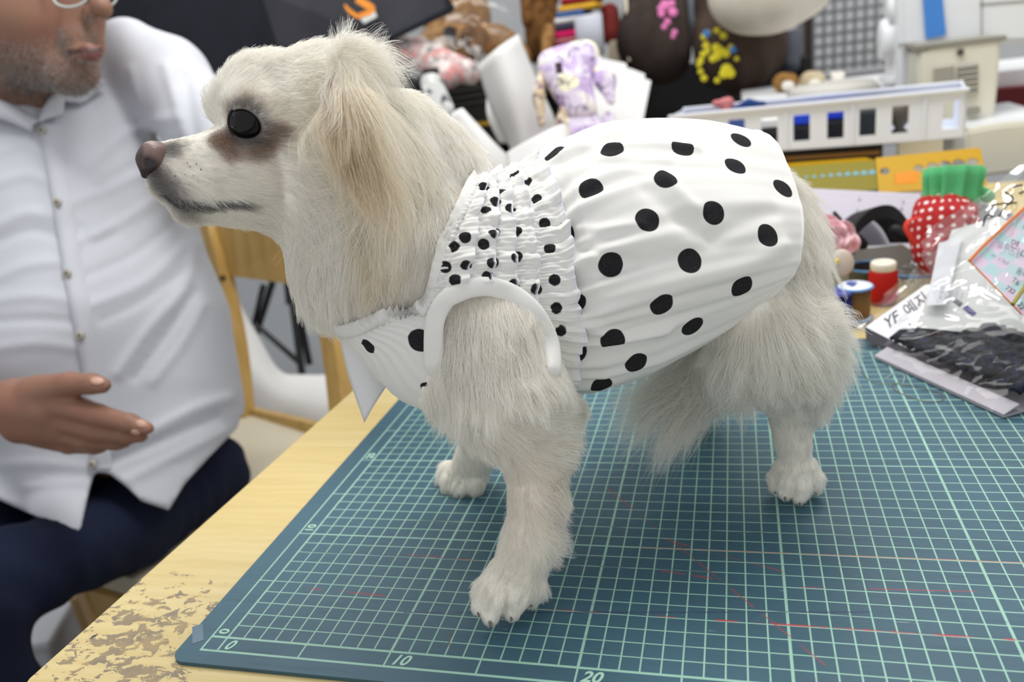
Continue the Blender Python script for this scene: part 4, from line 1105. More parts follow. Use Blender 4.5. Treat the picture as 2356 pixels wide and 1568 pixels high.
# shirt
sS = SDF()
M((372, 172, 1.13, 92), (300, 120, 1.13, 62), (80, 215, 1.12, 95), (-130, 330, 1.15, 105), k=.03, S=sS)
M((120, 420, 1.14, 250), (160, 560, 1.13, 265), (230, 790, 1.10, 278), (285, 960, 1.10, 250), (300, 1130, 1.07, 232), k=.04, S=sS)
M((385, 190, 1.13, 98), (480, 300, 1.05, 88), (620, 430, .97, 74), (720, 470, .84, 62), k=.03, S=sS)
M((-160, 350, 1.15, 95), (-330, 800, 1.05, 82), k=.03, S=sS)
M((480, 1080, 1.16, 104), (300, 1195, 1.01, 116), (150, 1262, .93, 118), k=.03, S=sS)
M((80, 1110, 1.12, 140), (-60, 1240, .98, 136), k=.03, S=sS)
sS.cone(K(105, 130, 1.02), K(96, 235, 1.00), PX(95, 1.02), PX(34, 1.0), .008, True)
FOLDS = [([(160, 560), (260, 520), (400, 430)], 10, .006), ([(180, 640), (300, 590), (415, 500)], 9, -.005), ([(200, 705), (330, 650), (430, 560)], 11, .007), ([(230, 740), (330, 690), (440, 610)], 8, -.005),
         ([(270, 860), (340, 760), (425, 660), (450, 560)], 11, .009), ([(310, 870), (390, 760), (450, 670)], 8, -.007), ([(350, 880), (420, 790), (470, 700)], 9, .006),
         ([(220, 1045), (330, 1000), (450, 940), (530, 915)], 12, .009), ([(240, 1070), (380, 1010), (500, 960)], 9, -.007), ([(280, 1110), (400, 1050), (520, 990)], 10, .006),
         ([(200, 380), (300, 300), (400, 270)], 12, .006), ([(230, 430), (330, 370), (420, 330)], 9, -.005), ([(130, 480), (230, 440), (330, 400), (430, 390)], 12, .006), ([(300, 160), (330, 280), (380, 380)], 9, .005), ([(380, 150), (410, 260), (440, 360)], 10, .009), ([(425, 170), (440, 250), (455, 330)], 8, -.006),
         ([(-10, 420), (60, 400), (125, 420)], 12, .006), ([(-10, 520), (60, 490), (130, 500)], 12, .007), ([(-10, 560), (70, 530), (140, 545)], 9, -.006), ([(-10, 640), (60, 610), (150, 600)], 12, .007), ([(-10, 690), (80, 680), (165, 690)], 12, .006), ([(-10, 740), (80, 735), (170, 740)], 9, -.006), ([(-10, 800), (90, 790), (180, 800)], 10, .005), ([(0, 350), (50, 330), (100, 350)], 10, .005), ([(-10, 1070), (90, 1065), (200, 1075)], 10, .006), ([(60, 1120), (130, 1110), (195, 1110)], 8, .005), ([(180, 520), (215, 560), (260, 540)], 10, -.005)]
HEM = [(-400, 1080), (-100, 1110), (0, 1150), (90, 1190), (183, 1232), (192, 1190), (205, 1130), (218, 1086), (250, 1088), (290, 1118), (325, 1152), (388, 1173), (425, 1112), (480, 1052), (545, 985), (575, 900), (900, 880)]
hx, hy = zip(*HEM)
def spost(P, d):
    q = to_px(P); front = d
    r = np.zeros(len(P)); 
    for pts, w, h_ in FOLDS:
        m_ = np.full(len(P), 1e9)
        sp = spline([(a, b, 0) for a, b in pts], 12)[:, :2]
        for a, b in zip(sp, sp[1:]):
            ab = b - a; t_ = np.clip(((q[:, :2] - a) @ ab) / (ab @ ab), 0, 1); m_ = np.minimum(m_, np.linalg.norm(q[:, :2] - a - t_[:, None] * ab, axis=1))
        r += h_ * np.exp(-(m_ / (w * 1.15)) ** 2)
    return d - r * .45 - .0016 * noise_vec(P, 22)[:, 0]
def sclip(P):
    q = to_px(P)
    cut = (q[:, 1] - np.interp(q[:, 0], hx, hy)) * q[:, 2] / FPX
    lower = np.interp(q[:, 1], [860, 960], [0, 1]); return np.where(q[:, 1] > 860, cut * lower + (1 - lower) * -.05, -.05)
sv, sf_ = sS.mesh(.0045, spost, sclip)
sv[:, 2] = np.where((sv[:, 2] < cz + .002) & (sv[:, 1] > .36), cz + .002, sv[:, 2])
sh_m = fabric('white_shirt_cotton', lin(199, 202, 210), .75, 1800, .25, .2, .02)
shirt = mesh_obj('shirt', sv, sf_, sh_m, man, True)
SH_BVH = BVHTree.FromPolygons([V(p) for p in sv], [list(map(int, f)) for f in sf_])
# placket, buttons and collar leaves lie on the shirt front
def on_shirt(px, py, off=.0025):
    h, n_ = cast(px, py, SH_BVH)
    if h is None: h = K(px, py, 1.0)
    return h - AZ * off
PLK = spline([(94, 286, 0), (104, 345, 0), (126, 470, 0), (150, 620, 0), (178, 765, 0), (200, 900, 0), (216, 1076, 0)], 40)[:, :2]
rows = []
for i, (x_, y_) in enumerate(PLK):
    rows.append([on_shirt(x_ - 4, y_, .0), on_shirt(x_, y_, .005), on_shirt(x_ + 18, y_, .0045), on_shirt(x_ + 36, y_, .0045), on_shirt(x_ + 42, y_, .0)])
MB().grid(np.array(rows)).build('placket', sh_m, shirt, True)
but_m = material('shirt_button', lin(176, 170, 158), .3, .5); but_d = material('button_thread', lin(60, 58, 56), .7)
for x_, y_ in ((102, 303), (138, 468), (160, 630), (190, 772), (218, 1066)):
    h = on_shirt(x_, y_, .006); A3 = frame(-AZ - .2 * AX, AX)
    b_ = MB().lathe(h, [(.001, .0022), (.004, .0024), (.0056, .0018), (.0058, 0), (.0050, -.002)], 16, A3).build('button', but_m, shirt, True)
    MB().box(h + A3[2] * .0024 + AX * .0012, .003, .003, .0012, 0, A3).build('button_thread', but_d, b_)
def leaf(pts, lift, name):
    P_ = [on_shirt(x_, y_, l_) for (x_, y_), l_ in zip(pts, lift)]
    n_ = len(P_) // 2; rows = [spline(P_[:n_], 12), spline(P_[n_:][::-1], 12)]
    R_ = np.stack([rows[0] * (1 - f_) + rows[1] * f_ - AZ * .006 * math.sin(math.pi * f_) for f_ in np.linspace(0, 1, 6)])
    o = MB().grid(R_).build(name, sh_m, shirt, True); s_ = o.modifiers.new('t', 'SOLIDIFY'); s_.thickness = .0035; return o
leaf([(94, 288), (122, 250), (160, 212), (222, 184), (252, 196), (200, 244), (164, 236), (158, 274)][:8], [.004, .012, .02, .02, .012, .012, .014, .012], 'collar_leaf')
leaf([(-60, 215), (0, 236), (50, 256), (94, 286), (86, 306), (40, 286), (-5, 276), (-60, 262)], [.02, .02, .014, .006, .008, .012, .014, .014], 'collar_leaf')
# ------------------------------------------------------------------ helpers for the clutter
from mathutils.geometry import tessellate_polygon
def prism_px(pts, off, mb=None):
    """polygon of world points pushed back by off"""
    return (mb or MB()).prism(pts, off)
def fbox(poly, y, depth, name, mat, parent=None, bevel=0.0):
    """upright slab whose front lies on the plane y, outline given as seen"""
    pts = [Ky(a, b, y) for a, b in poly]
    mb = MB().prism(pts, (0, depth, 0))
    if bevel:
        bm = bmesh.new(); vs = [bm.verts.new(v) for v in mb.v]
        for f in mb.f: bm.faces.new([vs[i] for i in f])
        bmesh.ops.recalc_face_normals(bm, faces=bm.faces[:])
        bmesh.ops.bevel(bm, geom=bm.edges[:], offset=bevel, segments=2, affect='EDGES', clamp_overlap=True)
        bm.verts.index_update(); mb = MB().add([v.co[:] for v in bm.verts], [[v.index for v in f.verts] for f in bm.faces]); bm.free()
    return mb.build(name, mat, parent)
def blob(limbs, vox, name, mat, parent=None, k=.01, attrs=None, minz=None, post=None, sq=None):
    S = SDF()
    for Lm in limbs: L(S, *Lm, k=k)
    if sq is not None: S.p = [p[:6] + (sq,) for p in S.p]
    v, f = S.mesh(vox, post)
    if minz is not None: v[:, 2] = np.maximum(v[:, 2], minz)
    return mesh_obj(name, v, f, mat, parent, True, attrs(v) if attrs else None)
def sheet(rows, name, mat, parent=None, th=.0006, n=(14, 10)):
    """curved sheet through rows of (px, py, D) points"""
    R_ = [spline([K(*q) for q in r], n[0]) for r in rows]
    R_ = np.array(R_); R_ = np.stack([spline(R_[:, i], n[1]) for i in range(n[0])], 1)
    o = MB().grid(R_).build(name, mat, parent, True); s_ = o.modifiers.new('t', 'SOLIDIFY'); s_.thickness = th; return o
def perforated(A, ex, ey, outer, holes, th, name, mat, parent=None):
    """flat panel with real openings: outline and holes in the panel's own coordinates (A origin, ex, ey axes)"""
    A = np.asarray(A); ez = np.cross(ex, ey); ez /= np.linalg.norm(ez)
    loops = [outer] + holes
    flat = [p for lp in loops for p in lp]; n = len(flat)
    tris = tessellate_polygon([[Vector((p[0], p[1], 0)) for p in lp] for lp in loops])
    w = [A + ex * p[0] + ey * p[1] for p in flat]
    vs = w + [p - ez * th for p in w]; fs = [list(t_) for t_ in tris] + [[i + n for i in t_][::-1] for t_ in tris]
    s = 0
    for lp in loops:
        m_ = len(lp)
        for i in range(m_): fs.append([s + i, s + (i + 1) % m_, n + s + (i + 1) % m_, n + s + i])
        s += m_
    bm = bmesh.new(); bv = [bm.verts.new(p) for p in vs]
    for f in fs:
        try: bm.faces.new([bv[i] for i in f])
        except ValueError: pass
    bmesh.ops.recalc_face_normals(bm, faces=bm.faces[:]); bm.verts.index_update()
    mb = MB().add([v.co[:] for v in bm.verts], [[v.index for v in f.verts] for f in bm.faces]); bm.free()
    return mb.build(name, mat, parent)
def circ(cx, cy, r, n=14, sy=1.0): return [(cx + r * math.cos(2 * math.pi * i / n), cy + r * sy * math.sin(2 * math.pi * i / n)) for i in range(n)]
def root_of(o, label, cat, group=None): return tag(o, label, cat, group)
def clear_film(name, amt=.16, rough=.06, tint=(1, 1, 1, 1)):
    if name in MATS: return MATS[name]
    m = bpy.data.materials.new(name); m.use_nodes = True; nt = m.node_tree
    for n in list(nt.nodes): nt.nodes.remove(n)
    out = nt.nodes.new('ShaderNodeOutputMaterial'); tr = nt.nodes.new('ShaderNodeBsdfTransparent'); gl = nt.nodes.new('ShaderNodeBsdfGlossy'); mx = nt.nodes.new('ShaderNodeMixShader'); fr = nt.nodes.new('ShaderNodeLayerWeight'); ma = nt.nodes.new('ShaderNodeMath')
    tr.inputs[0].default_value = tint; gl.inputs['Roughness'].default_value = rough; gl.inputs['Color'].default_value = (1, 1, 1, 1)
    fr.inputs['Blend'].default_value = .25; ma.operation = 'MULTIPLY_ADD'; ma.inputs[1].default_value = .22; ma.inputs[2].default_value = amt
    nt.links.new(fr.outputs['Fresnel'], ma.inputs[0]); nt.links.new(ma.outputs[0], mx.inputs[0]); nt.links.new(tr.outputs[0], mx.inputs[1]); nt.links.new(gl.outputs[0], mx.inputs[2]); nt.links.new(mx.outputs[0], out.inputs[0])
    MATS[name] = m; return m
def plush_mat(name, c1, c2, sc=70):
    if name in MATS: return MATS[name]
    m = material(name, c1, .95, .05); t = NT(m); n = t.noise(t.obj(), sc, 4, .6)
    t.color(t.mix(t.step(n, .35, .65), c1, c2)); t.bump(t.noise(t.obj(), sc * 7, 3), .8, .003); return m
def patch_mat(name, cols, sc, rough=.85):
    """printed cloth: hard edged irregular patches of several colours"""
    if name in MATS: return MATS[name]
    m = material(name, cols[0], rough, .12); t = NT(m); o = t.obj(); c = cols[0]
    for i, k in enumerate(cols[1:]):
        n = t.noise(t.map(o, loc=(i * 3.1, i * 1.7, i * .9)), sc * (1 + .3 * i), 2, .5, .4); c = t.mix(t.step(n, .55, .58), c, k)
    t.color(c); t.bump(t.noise(o, 300, 2), .2, .001); return m
paper_m = material('white_paper', lin(212, 212, 211), .7, .2)
black_m = material('black_plastic', lin(26, 26, 28), .45, .4)
white_pl = material('white_plastic', lin(232, 233, 236), .35, .4)

# ------------------------------------------------------------------ behind the man: cabinet, paper backdrop, lamp with black softbox
cab_m = material('pale_grey_melamine', lin(200, 205, 211), .5, .3)
cab = empty('cabinet', (-1.5, 1.75, 0), 'pale grey flat cabinet standing behind the man and his chair', 'cabinet')
MB().box((-1.45, 1.95, .55), 1.5, .4, 1.1, .004).build('body', cab_m, cab)
for i, x_ in enumerate((-1.82, -1.08)): 
    dpt = MB().box((x_, 1.742, .56), .73, .016, 1.04, .003).build('door', cab_m, cab)
    MB().box((x_ + (.3 if i == 0 else -.3), 1.728, .62), .012, .012, .12, .003).build('handle', material('brushed_steel', lin(170, 172, 176), .3, .5, .9), dpt)
sheet([[(535, 600, 1.72), (552, 690, 1.72), (600, 780, 1.70), (645, 852, 1.66), (700, 862, 1.62), (800, 860, 1.60)], [(450, 700, 1.62), (500, 760, 1.60), (560, 830, 1.58), (640, 900, 1.54), (720, 930, 1.50), (820, 930, 1.48)], [(430, 900, 1.6), (480, 940, 1.58), (550, 980, 1.56), (640, 1020, 1.52), (720, 1050, 1.48), (820, 1060, 1.46)]], 'paper_backdrop', paper_m, None, .001, (24, 14))
tag(bpy.data.objects['paper_backdrop'], 'white paper sheet sagging behind the wooden chair back', 'paper')
lamp = empty('studio_light', K(690, 760, 1.9) * [1, 1, 0], 'black studio softbox on tripod stand behind the man, with orange and white mark', 'studio light')
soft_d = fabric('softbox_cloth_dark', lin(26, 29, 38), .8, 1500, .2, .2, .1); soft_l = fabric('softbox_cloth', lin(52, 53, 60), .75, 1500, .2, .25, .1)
apex = K(590, -260, 2.0)
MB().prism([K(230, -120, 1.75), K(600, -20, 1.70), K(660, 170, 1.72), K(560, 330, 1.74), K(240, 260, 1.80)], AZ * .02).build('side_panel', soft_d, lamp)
fpan = MB().prism([K(600, -20, 1.70), K(760, -60, 1.68), K(1010, -40, 1.66), K(1042, 18, 1.66), K(885, 92, 1.67), K(660, 172, 1.72)], AZ * .02).build('front_panel', soft_l, lamp)
MB().prism([K(1010, -45, 1.655), K(1046, 17, 1.655), K(1040, 26, 1.656), K(884, 100, 1.666), K(660, 180, 1.716), K(660, 170, 1.716), K(884, 90, 1.664), K(1030, 18, 1.655)], AZ * .004).build('piping', soft_d, lamp)
or_m = material('orange_print', lin(226, 140, 40), .6); wh_m = material('white_print', lin(206, 208, 206), .6)
def strip_px(pts, w, D, name, mat, par):
    P_ = spline([K(a, b, D) for a, b in pts], 22); T = np.gradient(P_, axis=0); T /= np.linalg.norm(T, axis=1, keepdims=True); S_ = np.cross(T, AZ); S_ /= np.linalg.norm(S_, axis=1, keepdims=True)
    ww = (np.interp(np.linspace(0, 1, 22), np.linspace(0, 1, len(w)), w) * D / FPX / 2)[:, None]
    o = MB().grid(np.stack([P_ - S_ * ww, P_ + S_ * ww])).build(name, mat, par); s_ = o.modifiers.new('t', 'SOLIDIFY'); s_.thickness = .001; return o
strip_px([(820, -2), (842, 10), (856, 20), (846, 30), (826, 34)], [14, 18, 15, 13, 9], 1.648, 'orange_mark', or_m, fpan)
strip_px([(793, 10), (803, 24), (822, 37), (835, 38)], [4, 9, 10, 6], 1.648, 'orange_mark', or_m, fpan)
MB().prism([K(822, 38, 1.649), K(862, 25, 1.648), K(868, 38, 1.648), K(838, 54, 1.649)], AZ * .001).build('white_mark', wh_m, fpan)
std = material('black_stand', lin(22, 22, 24), .4, .4)
hub = K(655, 560, 1.95)
MB().tube([K(640, 100, 1.85), hub, K(668, 700, 1.96)], .011, 10).build('pole', std, lamp)
for q in ((712, 838, 2.0), (560, 860, 2.05), (700, 900, 1.9)):
    MB().tube([hub, K(*q)], .009, 10).build('leg', std, lamp)
MB().tube([K(606, 655, 1.97), K(584, 742, 2.0), K(690, 835, 2.0)], .0075, 8).build('brace', std, lamp)
o = MB().box((-1.05, 1.52, .06), .4, .3, .12, .01).build('storage_crate', material('dark_brown_card', lin(74, 62, 52), .8), None); root_of(o, 'dark brown low crate on the floor behind the chair back', 'crate')
# under the man's chair, out of focus on the floor
den2 = fabric('striped_navy_cloth', lin(62, 70, 92), .9, 600, .3, .1, .2)
o = blob([[(170, 1390, 1.85, 56), (90, 1410, 1.84, 60)], [(140, 1430, 1.80, 52), (80, 1450, 1.80, 56)]], .012, 'folded_cloth', den2, None, .03, post=lambda P, d: d + .006 * np.sin(P[:, 2] * 260) + .006 * noise_vec(P, 25)[:, 0]); root_of(o, 'grey blue striped cloth heaped on the floor under the chair', 'cloth')
bin_ = empty('plastic_crate', K(30, 1500, 1.5) * [1, 1, 0], 'pale grey plastic crate on the floor at the left table edge', 'crate')
MB().box(K(20, 1520, 1.55), .30, .24, .20, .01, frame((0, 0, 1), (.9, .4, 0))).build('body', material('pale_grey_plastic', lin(176, 178, 184), .5), bin_)
MB().box(K(20, 1520, 1.55) + [0, 0, .105], .32, .26, .02, .006, frame((0, 0, 1), (.9, .4, 0))).build('rim', MATS['pale_grey_plastic'], bin_)
o = MB().box(K(255, 1440, 1.46), .07, .08, .20, .006, frame((0, 0, 1), (.9, .5, 0))).build('cardboard_box', material('kraft_card', lin(150, 124, 86), .8), None); root_of(o, 'small brown cardboard box on the floor beside the pale crate', 'box')

# ------------------------------------------------------------------ black shelf unit along the back and what stands on it
ZS = TZ + .20
shelf = empty('shelf_unit', (-.2, 1.98, 0), 'black shelf unit behind the work table, covered with plush toys and fabric', 'shelf')
MB().box((-.345, 2.02, ZS - .012), .63, .56, .024, .003).build('shelf_board', black_m, shelf)
MB().box((-.345, 2.04, ZS - .22), .61, .5, .02, .003).build('shelf_board', black_m, shelf)
MB().box((.22, 2.18, ZS - .20), .50, .24, .02, .003).build('shelf_board', black_m, shelf)
MB().box((-.09, 2.32, ZS / 2), 1.14, .02, ZS - .03, 0).build('back_board', black_m, shelf)
for x_, yc, dp in ((-.65, 2.02, .54), (-.04, 2.02, .54), (.47, 2.18, .24)): MB().box((x_, yc, (ZS - .025) / 2), .02, dp, ZS - .03, 0).build('side_board', black_m, shelf)
bag_film = clear_film('clear_bag_film', .05, .08)
tan = plush_mat('tan_plush', lin(160, 122, 78), lin(120, 86, 50), 40); brn = plush_mat('brown_plush', lin(120, 84, 48), lin(84, 58, 34), 40)
tb = empty('plush_bear', K(1100, 150, 2.05), 'tan plush bear lying in a clear plastic bag behind the white paper rolls', 'plush toy')
blob([[(1020, 110, 2.05, 60), (1140, 130, 2.03, 66), (1180, 140, 2.03, 44)]], .007, 'body', tan, tb, .02)
blob([[(1060, 40, 2.06, 70), (1000, 30, 2.06, 40)]], .007, 'head', tan, tb, .02)
blob([[(1090, 90, 1.98, 34), (1120, 120, 1.97, 30)]], .006, 'arm', brn, tb); blob([[(1010, 130, 1.97, 34), (1050, 150, 1.96, 30)]], .006, 'leg', brn, tb)
blob([[(1035, 75, 1.955, 16)]], .004, 'muzzle', material('dark_plush', lin(50, 44, 46), .9), tb)
def crumple(px0, px1, py0, py1, D, amp, name, mat, par, sag=.0, nu=26, nv=20, seed=1):
    rows = []
    for j in range(nv):
        r = []
        for i in range(nu):
            u_, v_ = i / (nu - 1), j / (nv - 1)
            p = K(px0 + (px1 - px0) * u_, py0 + (py1 - py0) * v_, D)
            n_ = noise.noise(Vector((u_ * 4 + seed * 7, v_ * 4, seed))) + .6 * abs(noise.noise(Vector((u_ * 9, v_ * 9 + seed, 3.3))))
            r.append(p + AZ * amp * (n_ - .4) + AZ * sag * (4 * (u_ - .5) ** 2))
        rows.append(r)
    return MB().grid(np.array(rows)).build(name, mat, par, True)
crumple(960, 1180, 0, 180, 1.93, .02, 'plastic_bag', bag_film, tb, .05)
pd = empty('plush_dog', K(1235, 120, 2.1), 'brown plush toy sitting upright between paper rolls and stacked fabrics', 'plush toy')
blob([[(1245, 40, 2.18, 40), (1250, 110, 2.17, 40)], [(1245, -20, 2.18, 46)]], .007, 'body', brn, pd, .02); blob([[(1212, 0, 2.05, 16), (1214, 50, 2.03, 14)]], .006, 'arm', brn, pd); blob([[(1262, 70, 2.04, 16), (1258, 125, 2.02, 14)]], .006, 'leg', tan, pd)
# rolled pink and grey cloth
pk = patch_mat('pink_grey_print', [lin(206, 180, 178), lin(226, 160, 158), lin(150, 148, 150), lin(232, 222, 218)], 34)
o = blob([[(915, 108, 1.74, 34), (1078, 168, 1.70, 28)], [(965, 120, 1.74, 36), (1030, 178, 1.70, 26)]], .007, 'fabric_roll', pk, None, .02, post=lambda P, d: d + .004 * noise_vec(P, 50)[:, 0]); root_of(o, 'rolled pink and grey patterned cloth behind the dog\'s ear', 'fabric')
gw = empty('clamp_tool', K(960, 200, 1.75), 'dark grey metal clamp tool below the pink patterned cloth', 'tool')
MB().tube([K(935, 165, 1.62), K(970, 190, 1.62), K(990, 240, 1.62)], .016, 10).build('jaw', material('dull_steel', lin(120, 122, 122), .4, .5, .7), gw); MB().tube([K(925, 175, 1.61), K(955, 215, 1.61), K(972, 265, 1.61)], .011, 10).build('handle', black_m, gw); MB().lathe(K(970, 188, 1.60), [(.001, .01), (.012, .008), (.012, -.01)], 14, frame(-AZ, AX)).build('knob', black_m, gw)
bg_ = empty('grey_pouch', K(990, 230, 1.66), 'pale grey and black marbled plastic pouch behind the dog\'s neck', 'pouch')
blob([[(992, 190, 1.55, 26), (1015, 255, 1.53, 32)]], .006, 'bag', patch_mat('grey_marble', [lin(190, 192, 190), lin(90, 92, 96), lin(220, 222, 220)], 30), bg_, .02, sq=(AZ, .5))
blob([[(980, 166, 1.55, 9), (1002, 164, 1.55, 9)]], .003, 'closure', material('black_cord', lin(30, 30, 32), .6), bg_)
bb_ = empty('black_case', Ky(1085, 230, 1.52), 'black ribbed flat case with a gold stripe beside the paper rolls', 'case')
fbox([(1015, 200), (1130, 180), (1150, 260), (1150, 330), (1015, 330)], 1.52, .10, 'body', material('black_ribbed', lin(30, 29, 28), .6), bb_)
for k in range(3): fbox([(1012, 214 + 16 * k), (1134, 194 + 16 * k), (1134, 199 + 16 * k), (1012, 219 + 16 * k)], 1.515, .01, 'rib', material('charcoal_card', lin(58, 56, 54), .6), bb_)
fbox([(1095, 282), (1150, 277), (1150, 285), (1095, 290)], 1.51, .01, 'gold_stripe', material('gold_print', lin(190, 150, 40), .4), bb_)
# colourful stacked fabrics and a white roll
rs = [((1262, 1325), (100, 118), lin(150, 40, 48), 'dark red'), ((1270, 1328), (88, 101), lin(196, 120, 130), 'dusty pink'), ((1268, 1330), (72, 88), lin(224, 40, 110), 'magenta'), ((1270, 1330), (54, 72), lin(70, 64, 84), 'dark violet'), ((1276, 1335), (40, 54), lin(226, 226, 228), 'white'), ((1280, 1345), (24, 40), lin(70, 110, 170), 'blue'), ((1285, 1372), (10, 25), lin(226, 176, 60), 'yellow'), ((1290, 1372), (-8, 10), lin(140, 40, 46), 'brick red')]
for i, ((x0, x1), (y0, y1), c_, nm) in enumerate(rs):
    m_ = fabric('stack_cloth_' + nm.replace(' ', '_'), c_, .9, 900, .2, .1, .08)
    pts_ = [Ky(x0, (y0 + y1) / 2 + 2, 1.86), Ky((x0 + x1) / 2, (y0 + y1) / 2, 1.85), Ky(x1, (y0 + y1) / 2 - 4, 1.86)]
    mb = MB(); h_ = PX(y1 - y0, 2.1); A3 = [np.array([1, 0, 0]), np.array([0, 1., 0]), np.array([0, 0, 1.])]
    mb.box((pts_[0] + pts_[2]) / 2 + [0, .06, 0], np.linalg.norm(pts_[2] - pts_[0]), .14, h_ * .98, h_ * .4)
    o = mb.build('folded_fabric', m_, None, True); root_of(o, nm + ' folded fabric in the stack left of the white roll', 'fabric', 'folded fabrics on the black shelf')
o = MB().lathe(Ky(1361, 130, 1.80), [(.030, 0), (.0345, .001), (.0345, .096), (.033, .098), (.020, .098), (.020, .03), (.001, .03)], 28).build('paper_cup', material('blue_white_card', lin(206, 210, 222), .6), None, True); root_of(o, 'pale blue white cardboard tube standing behind the purple plush dog', 'tube')
o = blob([[(1402, 30, 2.1, 22), (1408, 80, 2.08, 24)]], .006, 'red_pouch', material('dark_red_cloth', lin(112, 34, 30), .8), None, .02); root_of(o, 'dark red cloth pouch hanging between the white tube and brown bag', 'pouch')
o = fbox([(1400, 95), (1425, 90), (1428, 160), (1400, 165)], 1.88, .05, 'beige_box', material('beige_card', lin(196, 184, 160), .7), None, .003); root_of(o, 'small beige box under the dark red pouch', 'box')
# white paper: rolls and stacked pattern sheets
def paper(rows, label, n=(14, 12)):
    o = sheet(rows, 'pattern_paper', paper_m, None, .0008, n); tag(o, label, 'paper', 'white pattern papers behind the dog'); return o
paper([[(1098, 152, 1.40), (1135, 118, 1.34), (1170, 92, 1.35), (1192, 78, 1.42)], [(1130, 250, 1.40), (1170, 215, 1.33), (1210, 200, 1.35), (1238, 190, 1.42)], [(1175, 345, 1.40), (1205, 330, 1.34), (1250, 320, 1.36), (1285, 300, 1.42)], [(1190, 450, 1.40), (1220, 450, 1.34), (1270, 440, 1.36), (1300, 430, 1.42)]], 'white paper sheet curled into a tall open cone behind the dog')
paper([[(1036, 264, 1.30), (1050, 254, 1.295), (1064, 249, 1.30)], [(1060, 330, 1.29), (1095, 312, 1.28), (1128, 318, 1.29)], [(1080, 410, 1.29), (1140, 380, 1.27), (1196, 392, 1.29)], [(1090, 500, 1.29), (1160, 470, 1.27), (1225, 470, 1.29)]], 'narrow white paper strip folded low against the dog\'s neck')
paper([[(1120, 225, 1.46), (1130, 205, 1.46), (1150, 195, 1.47)], [(1122, 270, 1.45), (1150, 260, 1.44), (1180, 250, 1.46)], [(1150, 330, 1.45), (1180, 330, 1.44), (1220, 330, 1.46)]], 'small white paper roll edge tucked behind the tall paper cone')
paper([[(1165, 352, 1.22), (1220, 320, 1.20), (1280, 290, 1.20), (1300, 285, 1.21)], [(1170, 400, 1.20), (1230, 380, 1.18), (1290, 350, 1.18), (1312, 345, 1.19)], [(1175, 480, 1.20), (1240, 470, 1.17), (1300, 450, 1.17), (1320, 440, 1.18)]], 'wide white paper sheet bulging forward below the purple plush dog')
for k, (poly, D_, lb) in enumerate((([(1352, 128), (1440, 145), (1446, 165), (1430, 330), (1330, 330)], 1.52, 'rearmost white pattern sheet, top corner above the others'), ([(1350, 150), (1452, 158), (1484, 170), (1468, 330), (1320, 330)], 1.49, 'middle white pattern sheet with stepped right corner'), ([(1330, 165), (1478, 178), (1498, 186), (1472, 316), (1462, 345), (1300, 345)], 1.46, 'front white pattern sheet, lowest of the three layered sheets'))):
    o = prism_px([K(a, b, D_ + (b - 130) * -.0004) for a, b in poly], AZ * .0015).build('pattern_paper', paper_m); tag(o, lb, 'paper', 'white pattern papers behind the dog')
# purple plush dog
pp = material('purple_map_print', lin(206, 188, 222), .85, .12)
t = NT(pp); o_ = t.obj(); c = t.mix(t.step(t.noise(o_, 26, 2), .54, .57), lin(212, 202, 224), lin(190, 170, 210)); c = t.mix(t.step(t.noise(t.map(o_, loc=(4, 2, 1)), 22, 1), .60, .62), c, lin(240, 236, 206)); c = t.mix(t.step(t.noise(t.map(o_, loc=(1, 7, 3)), 26, 1), .63, .65), c, lin(226, 220, 222))
lines = t.math('ABSOLUTE', t.math('SUBTRACT', t.noise(t.map(o_, loc=(8, 1, 2)), 30, 2, .5, .6), .5)); c = t.mix(t.math('MULTIPLY', t.step(lines, .022, .006), .75), c, lin(92, 76, 116)); sm = t.noise(o_, 160, 3, .7); c = t.mix(t.math('MULTIPLY', t.step(sm, .62, .68), .5), c, lin(96, 80, 118)); t.color(c)
tg = patch_mat('beige_map_print', [lin(196, 178, 150), lin(120, 88, 110), lin(226, 214, 196)], 60)
toy = empty('plush_dog', K(1330, 340, 1.30), 'purple and cream map print plush dog with floppy ears behind the dress', 'plush toy')
blob([[(1290, 165, 1.30, 48), (1330, 150, 1.30, 46)], [(1318, 205, 1.28, 48), (1336, 250, 1.27, 38)], [(1262, 140, 1.31, 22), (1350, 120, 1.31, 26)]], .004, 'head', pp, toy, .02, sq=(AZ, .8))
blob([[(1330, 270, 1.29, 44), (1345, 340, 1.29, 60), (1350, 420, 1.29, 75)]], .005, 'body', pp, toy, .02)
blob([[(1246, 160, 1.31, 11), (1240, 225, 1.27, 22), (1246, 278, 1.26, 15)]], .0025, 'ear', tg, toy, .008, sq=(AX, .6)); blob([[(1366, 128, 1.31, 11), (1392, 185, 1.28, 23), (1406, 232, 1.27, 10)]], .0025, 'ear', pp, toy, .008, sq=(AZ, .6))
MB().box(K(1286, 156, 1.247), .011, .004, .017, .001, frame((0, 0, 1), AX)).build('printed_eye', material('dark_plum', lin(80, 62, 80), .6), toy)
blob([[(1285, 330, 1.27, 20), (1300, 250, 1.275, 14)]], .003, 'foreleg', tg, toy); blob([[(1408, 320, 1.27, 20), (1400, 270, 1.275, 14)]], .003, 'foreleg', pp, toy)
